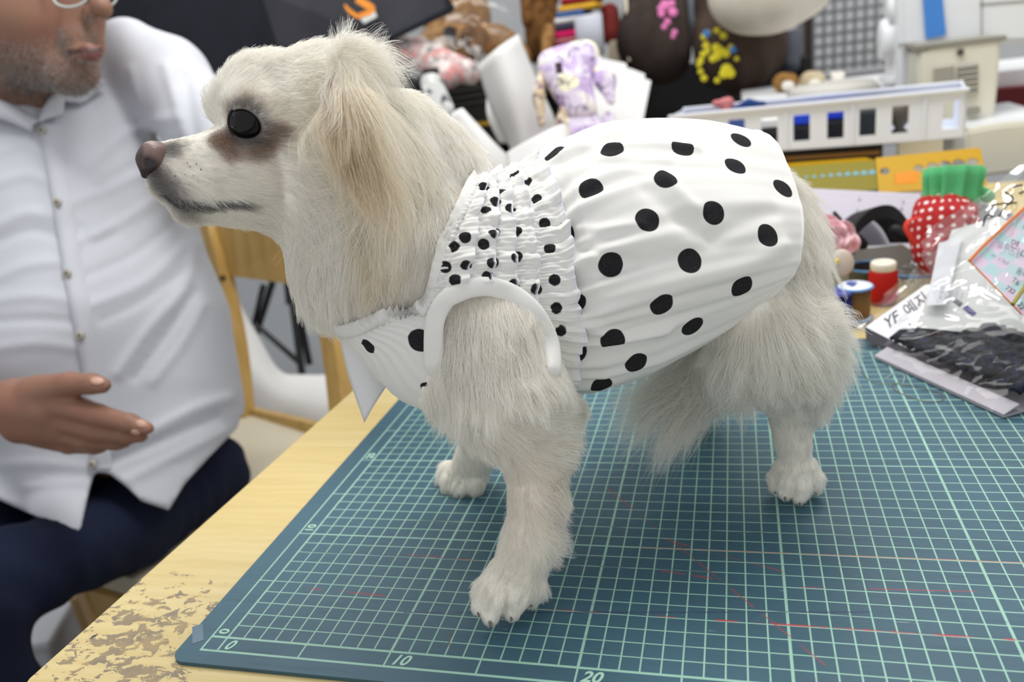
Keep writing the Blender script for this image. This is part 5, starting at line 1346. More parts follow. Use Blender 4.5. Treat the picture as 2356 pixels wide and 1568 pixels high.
# brown bags and cushion hanging at the back
dbr = fabric('dark_brown_cloth', lin(56, 46, 42), .8, 900, .3, .2, .15); dbr2 = fabric('darker_brown_cloth', lin(72, 58, 50), .75, 900, .3, .2, .15)
pkm = material('pink_embroidery', lin(216, 120, 176), .7); ylm = material('yellow_embroidery', lin(214, 200, 44), .7); blm = material('blue_embroidery', lin(70, 130, 200), .7)
def stitchwork(par, blobs, D, mat, name):
    mb = MB()
    for px, py, r in blobs:
        A3 = frame(-AZ, AX); mb.lathe(K(px, py, D), [(PX(r, D), 0), (PX(r, D) * .7, .002), (.0002, .0026)], 9, A3, False)
    return mb.build(name, mat, par, True)
b1 = empty('cloth_bag', K(1500, 180, 2.0), 'grey brown drawstring cloth bag with pink embroidered flowers', 'bag')
blob([[(1480, -40, 2.05, 40), (1490, 90, 2.0, 66), (1520, 130, 2.0, 62)], [(1540, -30, 2.05, 40), (1530, 120, 2.0, 56)]], .008, 'bag_body', dbr, b1, .03, post=lambda P, d: d + .006 * np.sin(P[:, 0] * 120 + 3 * noise_vec(P, 12)[:, 0]) * np.clip((P[:, 2] - TZ - .2) * 6, .1, 1))
stitchwork(b1, [(1530, 12, 12), (1548, 28, 11), (1522, 32, 9), (1536, 50, 8), (1528, 62, 7), (1552, 74, 7), (1548, 84, 6), (1520, 20, 8), (1545, 8, 9)], 1.925, pkm, 'pink_embroidery')
MB().tube([K(1440, -20, 1.98), K(1442, 60, 1.96), K(1448, 140, 1.98)], .004, 8).build('cord', material('cream_cord', lin(206, 196, 176), .8), b1)
o = blob([[(1578, -20, 2.14, 18), (1590, 60, 2.14, 18), (1576, 120, 2.14, 12)]], .006, 'grey_cloth', fabric('blue_grey_cloth', lin(112, 118, 126), .9), None, .02); root_of(o, 'blue grey cloth hanging between the two brown bags', 'cloth')
b2 = empty('cloth_bag', K(1690, 210, 1.95), 'dark brown round cloth bag with yellow embroidered figures', 'bag')
blob([[(1670, 20, 2.0, 75), (1700, 105, 1.95, 105)], [(1640, -30, 2.0, 40)]], .008, 'bag_body', dbr2, b2, .03, post=lambda P, d: d + .004 * np.sin(P[:, 0] * 90 + 3 * noise_vec(P, 12)[:, 0]))
yb = [(1620, 85, 8), (1630, 75, 7), (1650, 70, 8), (1665, 82, 9), (1625, 105, 9), (1618, 125, 8), (1612, 140, 8), (1628, 118, 7), (1648, 110, 11), (1658, 118, 11), (1670, 122, 11), (1650, 128, 11), (1640, 135, 9), (1682, 108, 7), (1695, 135, 6), (1672, 160, 14), (1680, 168, 12), (1665, 170, 11), (1612, 165, 7), (1620, 180, 8), (1650, 185, 7), (1608, 150, 6)]
stitchwork(b2, yb, 1.828, ylm, 'yellow_embroidery'); [stitchwork(b2, [q_], 1.822, blm, 'blue_embroidery') for q_ in ((1626, 77, 9), (1687, 114, 8))]
o = blob([[(1720, -20, 1.74, 90), (1840, -40, 1.74, 80)], [(1775, -40, 1.72, 110)]], .009, 'cushion', fabric('cream_cushion', lin(222, 216, 202), .9, 500, .3, .1, .06), None, .03); root_of(o, 'cream rounded cushion lying above the dark brown bag', 'cushion')
o = blob([[(1826, 85, 2.02, 18), (1822, 150, 2.0, 18)]], .006, 'grey_pouch', fabric('slate_cloth', lin(86, 88, 98), .9), None, .02); root_of(o, 'slate grey cloth pouch hanging right of the dark brown bag', 'pouch')
# wire grid panel on the wall with posts
gp_ = empty('wire_grid', Ky(1950, 190, 2.35), 'grey wire grid panel against the pale wall behind the sewing machine', 'grid panel')
wire = material('grey_wire', lin(118, 120, 122), .5)
x0 = Ky(1868, 100, 2.35); x1 = Ky(2100, 80, 2.35)
for k in range(12):
    px = 1872 + k * 23.2; a = Ky(px, 190, 2.35); MB().box([a[0], 2.35, TZ + .42], .009, .006, .62, .001).build('wire', wire, gp_)
zb = Ky(1950, 190, 2.35)[2]
for k in range(12):
    MB().box([(x0[0] + x1[0]) / 2 + .01, 2.356, zb + .02 + k * .0305], x1[0] - x0[0] + .06, .006, .009, .001).build('wire', wire, gp_)
o = fbox([(1834, -40), (1852, -40), (1852, 200), (1834, 200)], 2.25, .04, 'grey_upright', material('grey_steel', lin(140, 140, 142), .4, .4, .4), None); root_of(o, 'grey steel upright left of the wire grid panel', 'post')
o = fbox([(1853, -40), (1869, -40), (1869, 170), (1853, 175)], 2.22, .03, 'dark_upright', material('dark_brown_wood', lin(48, 34, 32), .5), None); root_of(o, 'dark brown upright against the wire grid panel', 'post')
stand = K(1806, 212, 1.72)
o = MB().box([stand[0] + .22, stand[1] + .08, (stand[2] + TZ) / 2], .62, .26, stand[2] - TZ - .001, .004).build('storage_box', white_pl); root_of(o, 'white storage box behind the basket carrying two plush toys', 'box')
for (px, py, D_, c1, c2, nm, sole) in ((1806, 190, 1.72, lin(168, 128, 74), lin(140, 104, 60), 'brown', True), (1868, 186, 1.74, lin(214, 200, 168), lin(196, 180, 148), 'beige', True)):
    e = empty('small_plush', K(px, py + 15, D_), nm + ' plush toy foot poking up behind the white basket', 'plush toy')
    blob([[(px - 6, py, D_, 22), (px + 8, py, D_, 22)]], .004, 'foot', plush_mat('plush_' + nm, c1, c2, 80), e); blob([[(px + 4, py + 8, D_ - .022, 12), (px + 12, py + 6, D_ - .022, 10)]], .003, 'sole', material('white_felt', lin(226, 222, 214), .9), e, sq=(AZ, .5))
o = blob([[(1918, 172, 1.74, 9), (1926, 186, 1.74, 9)], [(1936, 172, 1.74, 9), (1926, 186, 1.74, 9)]], .003, 'felt_heart', MATS['white_felt'], None, .006, sq=(AZ, .5)); root_of(o, 'small white heart shaped cushion beside the beige plush foot', 'ornament')
o = blob([[(1645, 238, 1.29, 8), (1675, 236, 1.29, 10), (1670, 290, 1.29, 12)]], .004, 'pink_cloth', material('pink_felt', lin(196, 120, 120), .9), None); root_of(o, 'small pink cloth bit behind the basket rim', 'cloth')
# ------------------------------------------------------------------ sewing machine at the back right
sm_m = material('machine_white', lin(230, 233, 236), .35, .4); sm_c = material('machine_cream', lin(222, 220, 206), .4, .4); sm_g = material('machine_grey', lin(150, 148, 138), .5); sm_d = material('slot_dark', lin(80, 76, 70), .6)
sew = empty('sewing_machine', Ky(2230, 330, 1.30) * [1, 1, 0] + [0, 0, TZ], 'white sewing machine with cream vented end panel and blue tape strip', 'sewing machine')
fbox([(2066, -40), (2420, -60), (2420, 95), (2100, 108), (2070, 112)], 1.36, .16, 'arm', sm_m, sew, .008)
fbox([(2066, 60), (2120, 58), (2120, 255), (2066, 262)], 1.37, .14, 'column', sm_m, sew, .006)
A3 = frame((-1, 0, 0), (0, 1, 0)); hw = Ky(2062, 88, 1.44)
MB().lathe(hw, [(.001, .030), (.030, .030), (.036, .026), (.040, .010), (.036, 0), (.02, -.006), (.001, -.006)], 32, A3).build('handwheel', sm_m, sew, True)
MB().lathe(Ky(2082, 20, 1.42), [(.001, .03), (.022, .028), (.028, .01), (.028, -.01)], 24, A3).build('bobbin_winder', sm_m, sew, True)
pan = fbox([(2112, 120), (2140, 106), (2305, 84), (2296, 200), (2286, 290), (2112, 292)], 1.27, .09, 'end_panel', sm_c, sew, .005)
fbox([(2104, 104), (2318, 80), (2318, 92), (2104, 116)], 1.265, .10, 'shade_strip', sm_g, sew, .002)  # grey strip standing in for the shadow along the top of the end panel
def vent(x0, x1, y0, y1):
    fr = fbox([(x0, y0), (x1, y0 - 6), (x1, y1 - 6), (x0, y1)], 1.268, .004, 'vent', sm_d, pan)
    n = 11
    for k in range(n):
        f_ = (k + .5) / n; ya = y0 + (y1 - y0) * f_
        fbox([(x0 + 1, ya - 2), (x1 - 1, ya - 8), (x1 - 1, ya - 4.6), (x0 + 1, ya + 1.4)], 1.262, .004, 'slat', sm_g if k % 2 else sm_c, pan)
vent(2150, 2194, 156, 212); vent(2204, 2250, 152, 222)
MB().lathe(Ky(2210, 120, 1.266), [(.001, .004), (.005, .003), (.006, 0)], 10, frame((0, -1, 0), (1, 0, 0))).build('screw', sm_d, pan)
fbox([(2222, 300), (2300, 285), (2420, 275), (2420, 388), (2222, 412)], 1.20, .30, 'base', sm_c, sew, .006)
fbox([(2215, 288), (2420, 262), (2420, 276), (2215, 300)], 1.22, .22, 'bed_plate', sm_m, sew, .002)
fbox([(2225, 250), (2256, 246), (2256, 260), (2225, 266)], 1.255, .03, 'presser_foot', sm_g, sew, .001)
fbox([(2040, 180), (2110, 172), (2110, 190), (2040, 198)], 1.40, .10, 'extension_bed', sm_m, sew, .003)
fbox([(2255, 8), (2420, -5), (2420, -2), (2255, 11)], 1.357, .006, 'seam_line', sm_g, sew); fbox([(2258, -20), (2260, -20), (2260, 90), (2258, 90)], 1.357, .006, 'seam_line', sm_g, sew)
o = fbox([(2122, -30), (2166, -34), (2177, 80), (2130, 90)], 1.352, .002, 'blue_tape', material('blue_masking_tape', lin(72, 136, 214), .6), sew)
o = fbox([(2292, 205), (2420, 195), (2420, 262), (2288, 272)], 1.50, .05, 'red_box', material('maroon_card', lin(104, 30, 36), .6), None, .002); root_of(o, 'maroon box on the table behind the sewing machine bed', 'box')
o = fbox([(2300, 172), (2420, 160), (2420, 205), (2300, 208)], 1.56, .05, 'white_box', white_pl, None, .003); root_of(o, 'white box on top of the maroon box at the far right', 'box')
o = MB().lathe(K(1915, 205, 1.55), [(.001, .012), (.075, .010), (.085, 0), (.085, -.012), (.001, -.012)], 32).build('grey_plate', material('pale_grey_lid', lin(186, 184, 178), .5), None, True); root_of(o, 'flat grey round plate behind the white basket', 'plate')

# ------------------------------------------------------------------ long white basket with square openings
bw = material('translucent_white_plastic', lin(226, 230, 240), .35, .4)
a0 = K(1543, 268, 1.25); a1 = K(2225, 205, 1.077); a1[2] = a0[2]
bxv = a1 - a0; LB = np.linalg.norm(bxv); bxv /= LB; byv = np.array([-bxv[1], bxv[0], 0]); upv = np.array([0, 0, 1.0])
HB, DB = .066, .105
bas = empty('basket', a0 - upv * HB, 'long white plastic basket with a row of square openings', 'basket')
def u_of(px, py):      # where the sight line meets the basket front
    d = K(px, py, 1) - CAM; n_ = byv; tt = ((a0 - CAM) @ n_) / (d @ n_); p = CAM + d * tt; return (p - a0) @ bxv, (p - a0) @ upv + HB
hs = []
for px, py in ((1597, 312), (1695, 304), (1770, 300), (1844, 294), (1922, 288), (1996, 281), (2071, 275), (2188, 264)):
    uc, vc = u_of(px, py); uw = (u_of(px + 19, py)[0] - uc); hs.append([(uc - uw, vc - .019), (uc - uw, vc + .019), (uc + uw, vc + .019), (uc + uw, vc - .019)])
perforated(a0 - upv * HB, bxv, upv, [(0, 0), (LB, 0), (LB, HB), (0, HB)], [h_ for h_ in hs], .0022, 'front_wall', bw, bas)
perforated(a0 - upv * HB + byv * DB, bxv, upv, [(0, 0), (LB, 0), (LB, HB), (0, HB)], [h_ for h_ in hs], .0022, 'back_wall', bw, bas)
MB().prism([a0 - upv * HB, a0 - upv * HB + bxv * LB, a0 - upv * HB + bxv * LB + byv * DB, a0 - upv * HB + byv * DB], (0, 0, .002)).build('floor_panel', bw, bas)
for q in (a0, a1): MB().box(q - upv * HB / 2 + byv * DB / 2, .0024, DB, HB, 0, [bxv, byv, upv]).build('end_wall', bw, bas)
for q, ln in ((a0 + bxv * LB / 2, LB), (a0 + bxv * LB / 2 + byv * DB, LB)): MB().box(q - byv * .002, ln + .006, .008, .005, .001, [bxv, byv, upv]).build('rim', bw, bas)
for px in (1810, 1962, 2125):
    uc, vc = u_of(px, 300); MB().box(a0 - upv * HB / 2 + bxv * uc - byv * .0015, .003, .003, HB * .95, 0, [bxv, byv, upv]).build('rib', bw, bas)
def inbas(px, w, h, c, name, label, cat, dy=.05, m=None, z=.003):
    uc, _ = u_of(px, 300); p = a0 - upv * HB + bxv * uc + byv * dy + upv * (z + h / 2)
    o = MB().box(p, w, .05, h, min(w, h) * .15, [bxv, byv, upv]).build(name, m or material('basket_' + name, c, .5)); return root_of(o, label, cat)
inbas(1600, .03, .035, lin(150, 150, 160), 'grey_eraser', 'grey block in the basket behind the first square opening', 'block')
inbas(1695, .05, .060, lin(66, 90, 150), 'blue_pouch', 'blue cloth bundle in the basket behind the second opening', 'cloth')
inbas(1775, .06, .028, lin(30, 30, 34), 'black_clip', 'black clip with white stripe in the basket, third opening', 'clip')
inbas(1775, .055, .012, lin(215, 215, 214), 'white_card', 'white card on the black clip inside the basket', 'card', z=.033)
inbas(1858, .05, .03, lin(28, 28, 32), 'black_stapler', 'black stapler body in the basket behind the fourth opening', 'tool')
inbas(1858, .045, .014, lin(30, 70, 200), 'blue_block', 'bright blue block above the black stapler in the basket', 'block', z=.034)
inbas(1925, .05, .034, lin(24, 24, 28), 'black_tool', 'black tool in the basket behind the fifth opening', 'tool')
inbas(1925, .042, .014, lin(30, 60, 200), 'deep_blue_block', 'deep blue block in the basket behind the fifth opening', 'block', z=.038)
inbas(1998, .046, .045, lin(40, 46, 48), 'dark_tape', 'dark tape reel in the basket behind the sixth opening', 'tape')
uc, _ = u_of(2071, 275); o = MB().lathe(a0 - upv * HB + bxv * uc + byv * .05 + upv * .003, [(.006, 0), (.014, .004), (.006, .012), (.016, .024), (.018, .036), (.012, .046), (.001, .05)], 20).build('brown_knob', material('dark_brown_turned', lin(84, 76, 66), .5), None, True); root_of(o, 'brown turned knob in the basket behind the seventh opening', 'knob')
uc, _ = u_of(1725, 250); o = blob([[(1692, 250, 1.27, 7), (1722, 240, 1.27, 10), (1755, 240, 1.26, 8)]], .003, 'navy_cloth', fabric('navy_cloth', lin(40, 66, 118), .9), None); root_of(o, 'navy cloth bulging over the basket rim', 'cloth')
bxo = empty('black_organizer', a0 - upv * HB, 'black flat organizer box carrying the white basket', 'box')
uo, _ = u_of(2030, 360)
zt = a0[2] - HB - .0006
MB().box(a0 * [1, 1, 0] + bxv * uo / 2 + byv * (DB / 2 + .012) + upv * (zt + TZ) / 2, uo, DB, zt - TZ - .0006, .002, [bxv, byv, upv]).build('body', material('black_organizer', lin(30, 26, 24), .5), bxo)
MB().box(a0 * [1, 1, 0] + bxv * uo / 2 + byv * .008 + upv * (zt - .012), uo * .98, .006, .006, .001, [bxv, byv, upv]).build('drawer_edge', material('amber_edge', lin(120, 84, 40), .5), bxo)
MB().box(a0 * [1, 1, 0] + bxv * (uo + .05) + byv * (DB / 2 + .03) + upv * (zt + TZ) / 2, .06, .06, zt - TZ - .0006, .002, [bxv, byv, upv]).build('support', white_pl, bxo)

# ------------------------------------------------------------------ yellow template rulers leaning behind the tray
def tint_plastic(name, c, tr, rough=.35):
    m = bpy.data.materials.new(name); m.use_nodes = True; nt = m.node_tree; b = nt.nodes['Principled BSDF']; out = nt.nodes['Material Output']
    b.inputs['Base Color'].default_value = c; b.inputs['Roughness'].default_value = rough; b.inputs['Specular IOR Level'].default_value = .2
    t_ = nt.nodes.new('ShaderNodeBsdfTransparent'); t_.inputs[0].default_value = c; mx = nt.nodes.new('ShaderNodeMixShader'); mx.inputs[0].default_value = tr
    nt.links.new(b.outputs[0], mx.inputs[1]); nt.links.new(t_.outputs[0], mx.inputs[2]); nt.links.new(mx.outputs[0], out.inputs[0]); MATS[name] = m; return m
yel = tint_plastic('yellow_acrylic', lin(196, 152, 0), .10); yel2 = tint_plastic('olive_yellow_acrylic', lin(142, 130, 4), .2)
def ruler(TL, TR, BL_, holes, mat, label, hr=None, edge=None):
    A = K(*BL_); ex = K(*TR) - K(*TL); w = np.linalg.norm(ex); ex /= w; ey = K(*TL) - A; ey -= ex * (ey @ ex); h = np.linalg.norm(ey); ey /= h
    n_ = np.cross(ex, ey); hl = []
    for px, py, r in holes:
        d = K(px, py, 1) - CAM; tt = ((A - CAM) @ n_) / (d @ n_); p = CAM + d * tt - A; hl.append(circ(p @ ex, p @ ey, PX(r, tt), 14))
    e = empty('template_ruler', A, label, 'ruler', 'yellow template rulers behind the tray')
    perforated(A, ex, ey, [(0, 0), (w, 0), (w, h - .003), (w - .003, h), (0, h)], hl, .0015, 'ruler_sheet', mat, e)
    return e, A, ex, ey, w, h
ruler((2022, 362, .99), (2264, 338, .95), (2022, 445, .965), [(2036, 393, 10), (2114, 387, 11), (2145, 383, 13), (2174, 379, 13), (2205, 376, 14), (2237, 374, 14)], yel, 'bright yellow ruler with big round holes beside the green pouch top')
_, A_, ex_, ey_, w_, h_ = ruler((1790, 385, 1.03), (2024, 368, .99), (1790, 450, 1.01), [], yel2, 'olive yellow translucent ruler with small blue dots under the basket')
for k in range(10):
    px, py, r = 1836 + k * 19.0, 409 - k * 1.4, 3.6 + k * .45
    n_ = np.cross(ex_, ey_); d = K(px, py, 1) - CAM; tt = ((A_ - CAM) @ n_) / (d @ n_); p = CAM + d * tt
    MB().lathe(p, [(PX(r, tt), .0004), (.0002, .0006)], 10, [ex_, ey_, n_], False).build('dot', material('teal_print', lin(110, 160, 170), .5), _)
mbk = prism_px([K(1800, 376, 1.032), K(1990, 362, 1.0), K(2022, 370, .993), K(1990, 374, .999), K(1800, 392, 1.031)], AZ * .003).build('bright_edge', yel, _)
o = prism_px([K(2060, 398, .94), K(2112, 392, .93), K(2112, 420, .925), K(2060, 424, .935)], AZ * .002).build('orange_card', tint_plastic('orange_acrylic', lin(236, 150, 20), .15), None); root_of(o, 'orange translucent plate against the bright yellow ruler', 'plate')

# ------------------------------------------------------------------ grey tray with rulers, headphones, pouch
tr_m = material('grey_tray_plastic', lin(186, 186, 188), .45, .35); lil = material('lilac_grey_acrylic', lin(178, 172, 186), .3, .4)
z_t = TZ + .0005
T0 = Kz(1935, 655, 0); T1 = Kz(2190, 628, 0)
tx = T1 - T0; LT = np.linalg.norm(tx); tx /= LT; ty = np.array([-tx[1], tx[0], 0])
T0 = T0 - tx * .06; LT += .16; DT, HT = .17, .0375
tray = empty('storage_tray', T0, 'grey plastic storage tray with a notched front wall on the table', 'tray')
ho = (Ky(2085, 556, T0[1]) - T0)
nx = ((K(2085, 560, .83) - T0) @ tx)
hN = HT
perforated(T0 + upv * .0006, tx, upv, [(0, 0), (LT, 0), (LT, hN - .006), (nx + .012, hN - .006), (nx + .004, hN), (0, hN)], [], .0025, 'front_wall', tr_m, tray)
MB().box(T0 + tx * LT / 2 + ty * DT + upv * (HT / 2 + .0006), LT, .0025, HT, 0, [tx, ty, upv]).build('back_wall', tr_m, tray)
for a in (0, LT): MB().box(T0 + tx * a + ty * DT / 2 + upv * (HT / 2 + .0006), .0025, DT, HT, 0, [tx, ty, upv]).build('end_wall', tr_m, tray)
MB().prism([T0 + upv * .0006, T0 + tx * LT + upv * .0006, T0 + tx * LT + ty * DT + upv * .0006, T0 + ty * DT + upv * .0006], (0, 0, .0022)).build('tray_floor', tr_m, tray)
rl = empty('clear_ruler', K(1830, 560, .93), 'lilac grey flat ruler board leaning in the tray behind the black band', 'ruler')
rA = K(1800, 565, .925); q1 = [K(1800, 430, .96), K(2118, 445, .90), K(2118, 560, .875), K(1800, 575, .925)]
prism_px(q1, AZ * .002).build('board', lil, rl)
for px, py, s_ in ((1873, 462, '3'), (1973, 464, '4'), (2074, 470, '5'), (1968, 490, '7'), (2070, 486, '8')):
    n_ = np.cross(q1[1] - q1[0], q1[3] - q1[0]); d = K(px, py, 1) - CAM; tt = ((q1[0] - CAM) @ n_) / (d @ n_)
    text_mesh(s_, .007, CAM + d * tt - AZ * .0006, AX, -AY, material('grey_print', lin(130, 126, 140), .6), rl)
for k in range(30):
    px = 1846 + k * 9; py = 443 + k * .42
    n_ = np.cross(q1[1] - q1[0], q1[3] - q1[0]); d = K(px, py, 1) - CAM; tt = ((q1[0] - CAM) @ n_) / (d @ n_); p = CAM + d * tt - AZ * .0005
    MB().prism([p, p + AX * .0006, p + AX * .0006 + AY * (.005 if k % 5 else .008), p + AY * (.005 if k % 5 else .008)], AZ * .0002).build('tick', MATS['grey_print'], rl)
# black padded band
hb = empty('headband', K(2010, 560, .84), 'black curved padded headband resting in the grey tray', 'headband')
arc = spline([K(1958, 565, .84), K(1962, 525, .85), K(2000, 490, .86), K(2040, 484, .86), (K(2068, 505, .85)), K(2088, 540, .84)], 28)
rows = []
for i, p in enumerate(arc):
    rows.append([p - AZ * .01 + AY * -.004, p + AZ * .04 + AY * -.006, p + AZ * .04 + AY * .004, p - AZ * .01 + AY * .010])
mb = MB().grid(np.array(rows), True); mb.f += [[0, 1, 2, 3], [108, 109, 110, 111]]; mb.build('band', material('black_foam', lin(30, 30, 31), .7, .25), hb, False)
blob([[(1968, 548, .825, 15), (1985, 562, .825, 13)]], .003, 'pad', material('black_pad', lin(14, 14, 15), .6), hb, .006)
blob([[(2060, 530, .83, 15), (2085, 545, .825, 14)]], .003, 'pad', material('black_pad', lin(14, 14, 15), .6), hb, .006)
prism_px([K(1917, 487, .86), K(1922, 485, .86), K(1938, 503, .858), K(1938, 520, .858), K(1927, 512, .858)], AZ * .003).build('buckle', black_m, hb)
# strawberry pouch
sp = empty('strawberry_pouch', K(2170, 560, .78), 'red polka dot drawstring pouch with gathered green top', 'pouch')
redm = material('red_dot_cotton', lin(176, 44, 44), .8, .15); t = NT(redm)
t.color(t.mix(t.step(t.attr('dot'), .0003, -.0003), lin(172, 42, 44), lin(240, 236, 232))); t.bump(t.noise(t.obj(), 700, 2), .2, .0006)
S = SDF(); L(S, (2178, 502, .80, 56), (2172, 525, .795, 69), (2165, 570, .79, 62), k=.01); L(S, (2130, 476, .80, 22), (2222, 480, .80, 24), k=.01)
v_, f_ = S.mesh(.0025, lambda P, d: d + .0012 * np.sin(np.arctan2((P - K(2175, 500, .80)) @ AX, -((P - K(2175, 500, .80)) @ AZ)) * 16) * np.clip((P[:, 2] - K(2175, 500, .8)[2]) / .02, 0, 1))
cx_ = K(2172, 510, .80); rel = v_ - cx_; th_ = np.arctan2(rel @ AX, -(rel @ AZ)) * .031; hh = rel @ -AY
u1 = th_ / .0088; v1 = hh / .0088; dx_ = (u1 - np.round(u1)); dy_ = (v1 - np.round(v1))
mesh_obj('pouch_body', v_, f_, redm, sp, True, {'dot': np.hypot(dx_, dy_) * .0088 - .0019})
grn = fabric('green_cotton', lin(92, 180, 120), .8, 700, .2, .15, .08)
rows = []
A3 = frame(-AY, AX); 
for j, (py, r, am) in enumerate(((472, 52, .004), (462, 60, .004), (448, 54, .0045), (430, 58, .004), (410, 62, .0035), (388, 64, .003))):
    c_ = K(2186 + (j * 2.2), py, .80); rr = PX(r, .80); n = 80
    rows.append([c_ + (rr + am * (math.sin(11 * a + .6 * math.sin(2 * a)) + .4 * math.sin(19 * a))) * (math.cos(a) * A3[0] + .62 * math.sin(a) * A3[1]) for a in np.linspace(0, 2 * math.pi, n, endpoint=False)])
o = MB().grid(np.array(rows), True).build('gathered_top', grn, sp, True); s_ = o.modifiers.new('t', 'SOLIDIFY'); s_.thickness = .001
blob([[(2252, 440, .80, 14), (2272, 452, .80, 16)]], .003, 'green_knot', grn, sp)
MB().tube(spline([K(2118, 500, .775), K(2090, 508, .77), K(2084, 525, .768), K(2096, 548, .766), K(2104, 562, .766)], 16), .0024, 8, flat=.5).build('red_cord', material('red_cord', lin(206, 54, 36), .7), sp)

# ------------------------------------------------------------------ flower, spools, jar
fl = empty('fabric_flower', K(1918, 590, .80), 'pink ruffled fabric flower behind the dog\'s rump', 'ornament')
pkp = fabric('pink_chiffon', lin(248, 204, 212), .7, 500, .2, .2, .10)
for k in range(9):
    a = k * 2.4; r_ = 8 + 3.2 * k; px = 1918 + r_ * math.cos(a) * 1.0; py = 546 + r_ * math.sin(a) * 1.0
    rows = []
    for j in range(5):
        f_ = j / 4; rows.append([K(px + (30 * math.cos(b) * f_) , py + 26 * math.sin(b) * f_, .80 - .012 * f_ * (1 + .4 * math.sin(3 * b + k)) + .002 * k) for b in np.linspace(0, 2 * math.pi, 20, endpoint=False)])
    o = MB().grid(np.array(rows), True).build('petal', pkp, fl, True); s_ = o.modifiers.new('t', 'SOLIDIFY'); s_.thickness = .0006
bt = empty('beige_button', K(1936, 604, .78), 'round beige button with yellow centre below the pink flower', 'button')
MB().lathe(K(1936, 604, .78), [(.001, .004), (.010, .004), (.0135, .001), (.0125, -.002)], 22, frame(-AZ + .2 * AX, AX)).build('disc', material('beige_resin', lin(206, 190, 176), .4), bt, True); MB().lathe(K(1924, 601, .774), [(.001, .002), (.003, .001), (.0032, -.001)], 12, frame(-AZ, AX)).build('centre', material('yellow_bead', lin(232, 200, 40), .4), bt, True)
def spool(base, h, r, th_c, end_c, label, rim_c=None, core=.55, name='thread_spool'):
    e = empty(name, base, label, 'thread spool'); base = np.asarray(base)
    mth = material('thread_' + name + str(round(base[0] * 1000)), th_c, .7, .2); t = NT(mth); w_ = t.n('ShaderNodeTexWave', wave_type='BANDS', bands_direction='Z'); t.set(w_.inputs[0], t.obj()); w_.inputs['Scale'].default_value = 260; w_.inputs['Distortion'].default_value = 1.5
    t.color(t.mix(w_.outputs['Fac'], th_c, tuple(x * .72 for x in th_c[:3]) + (1,))); t.bump(w_.outputs['Fac'], .4, .0005)
    MB().lathe(base + upv * .004, [(r * .86, 0), (r * .9, h * .1), (r * .9, h * .85), (r * .84, h - .008)], 28).build('thread', mth, e, True)
    for z0 in (0.0006, h - .004):
        d_ = MB().lathe(base + upv * z0, [(r * .3, .0034), (r * .92, .0036), (r, .0026), (r, .0006), (r * .96, 0)], 28).build('end_disc', material('disc_' + label[:10].replace(' ', '_'), end_c, .4), e, True)
        if rim_c: MB().tube([base + upv * (z0 + .0018) + r * np.array([math.cos(a), math.sin(a), 0]) for a in np.linspace(0, 6.283, 28, endpoint=False)], .0013, 6, closed=True).build('rim', material('blue_rim', rim_c, .4), d_, True)
    return e
b_ = Kz(1966, 735, 0); spool(b_, .036, .0155, lin(150, 112, 66), lin(214, 222, 236), 'brown thread spool with white top and blue rims beside the dog', lin(96, 140, 200))
c_ = b_ + upv * .0368; MB().prism([c_ + np.array([.004 * math.cos(a) * (1 + .5 * math.sin(3 * a)) - .003, .006 * math.sin(a) + .001, 0]) for a in np.linspace(0, 6.283, 14, endpoint=False)], (0, 0, .0003)).build('emblem', material('navy_print', lin(70, 90, 160), .5), [o for o in bpy.data.objects if o.name.startswith('thread_spool')][0])
rb_ = Kz(2030, 692, 0); e = empty('thread_spool', rb_, 'red thread cone with white cap behind the brown spool', 'thread spool')
mth = material('red_thread', lin(190, 30, 26), .65, .2); t = NT(mth); w_ = t.n('ShaderNodeTexWave', wave_type='BANDS', bands_direction='Z'); t.set(w_.inputs[0], t.obj()); w_.inputs['Scale'].default_value = 260; w_.inputs['Distortion'].default_value = 1.5; t.bump(w_.outputs['Fac'], .4, .0005)
MB().lathe(rb_ + upv * .001, [(.013, 0), (.0145, .003), (.0135, .030), (.0115, .033)], 28).build('thread', mth, e, True); MB().lathe(rb_ + upv * .033, [(.0115, 0), (.0122, .001), (.0122, .007), (.011, .0088), (.004, .009), (.003, .006)], 28).build('cap', material('ivory_plastic', lin(236, 230, 214), .4), e, True)
spool(Kz(1931, 745, 0), .034, .012, lin(50, 56, 140), lin(60, 66, 150), 'blue thread spool half hidden behind the dog\'s rump')
jr = empty('pin_jar', Kz(2110, 668, 0), 'clear low tub with blue rim holding pins behind the red thread', 'tub')
jb = Kz(2105, 660, 0); MB().lathe(jb, [(.028, .001), (.034, .004), (.036, .022)], 28, cap=False).build('wall', clear_film('tub_clear', .12, .1, (.86, .9, .94, 1)), jr, True); MB().tube([jb + upv * .022 + .036 * np.array([math.cos(a), math.sin(a), 0]) for a in np.linspace(0, 6.283, 36, endpoint=False)], .0016, 8, closed=True).build('rim', material('blue_tub_rim', lin(90, 140, 186), .4), jr, True)
mb = MB(); r_ = np.random.default_rng(4)
for k in range(60):
    p = jb + np.array([r_.normal(0, .013), r_.normal(0, .013), .006 + .014 * r_.random()]); d = r_.normal(0, 1, 3); d[2] *= .4; d /= np.linalg.norm(d); mb.tube([p - d * .011, p + d * .011], .0005, 5)
o = mb.build('pins', material('pin_steel', lin(190, 192, 194), .25, .5, .9), jr); o['kind'] = 'stuff'
r2 = empty('blue_ring_tub', Kz(1998, 676, 0), 'small blue rimmed dish between the red cone and the pink flower', 'dish')
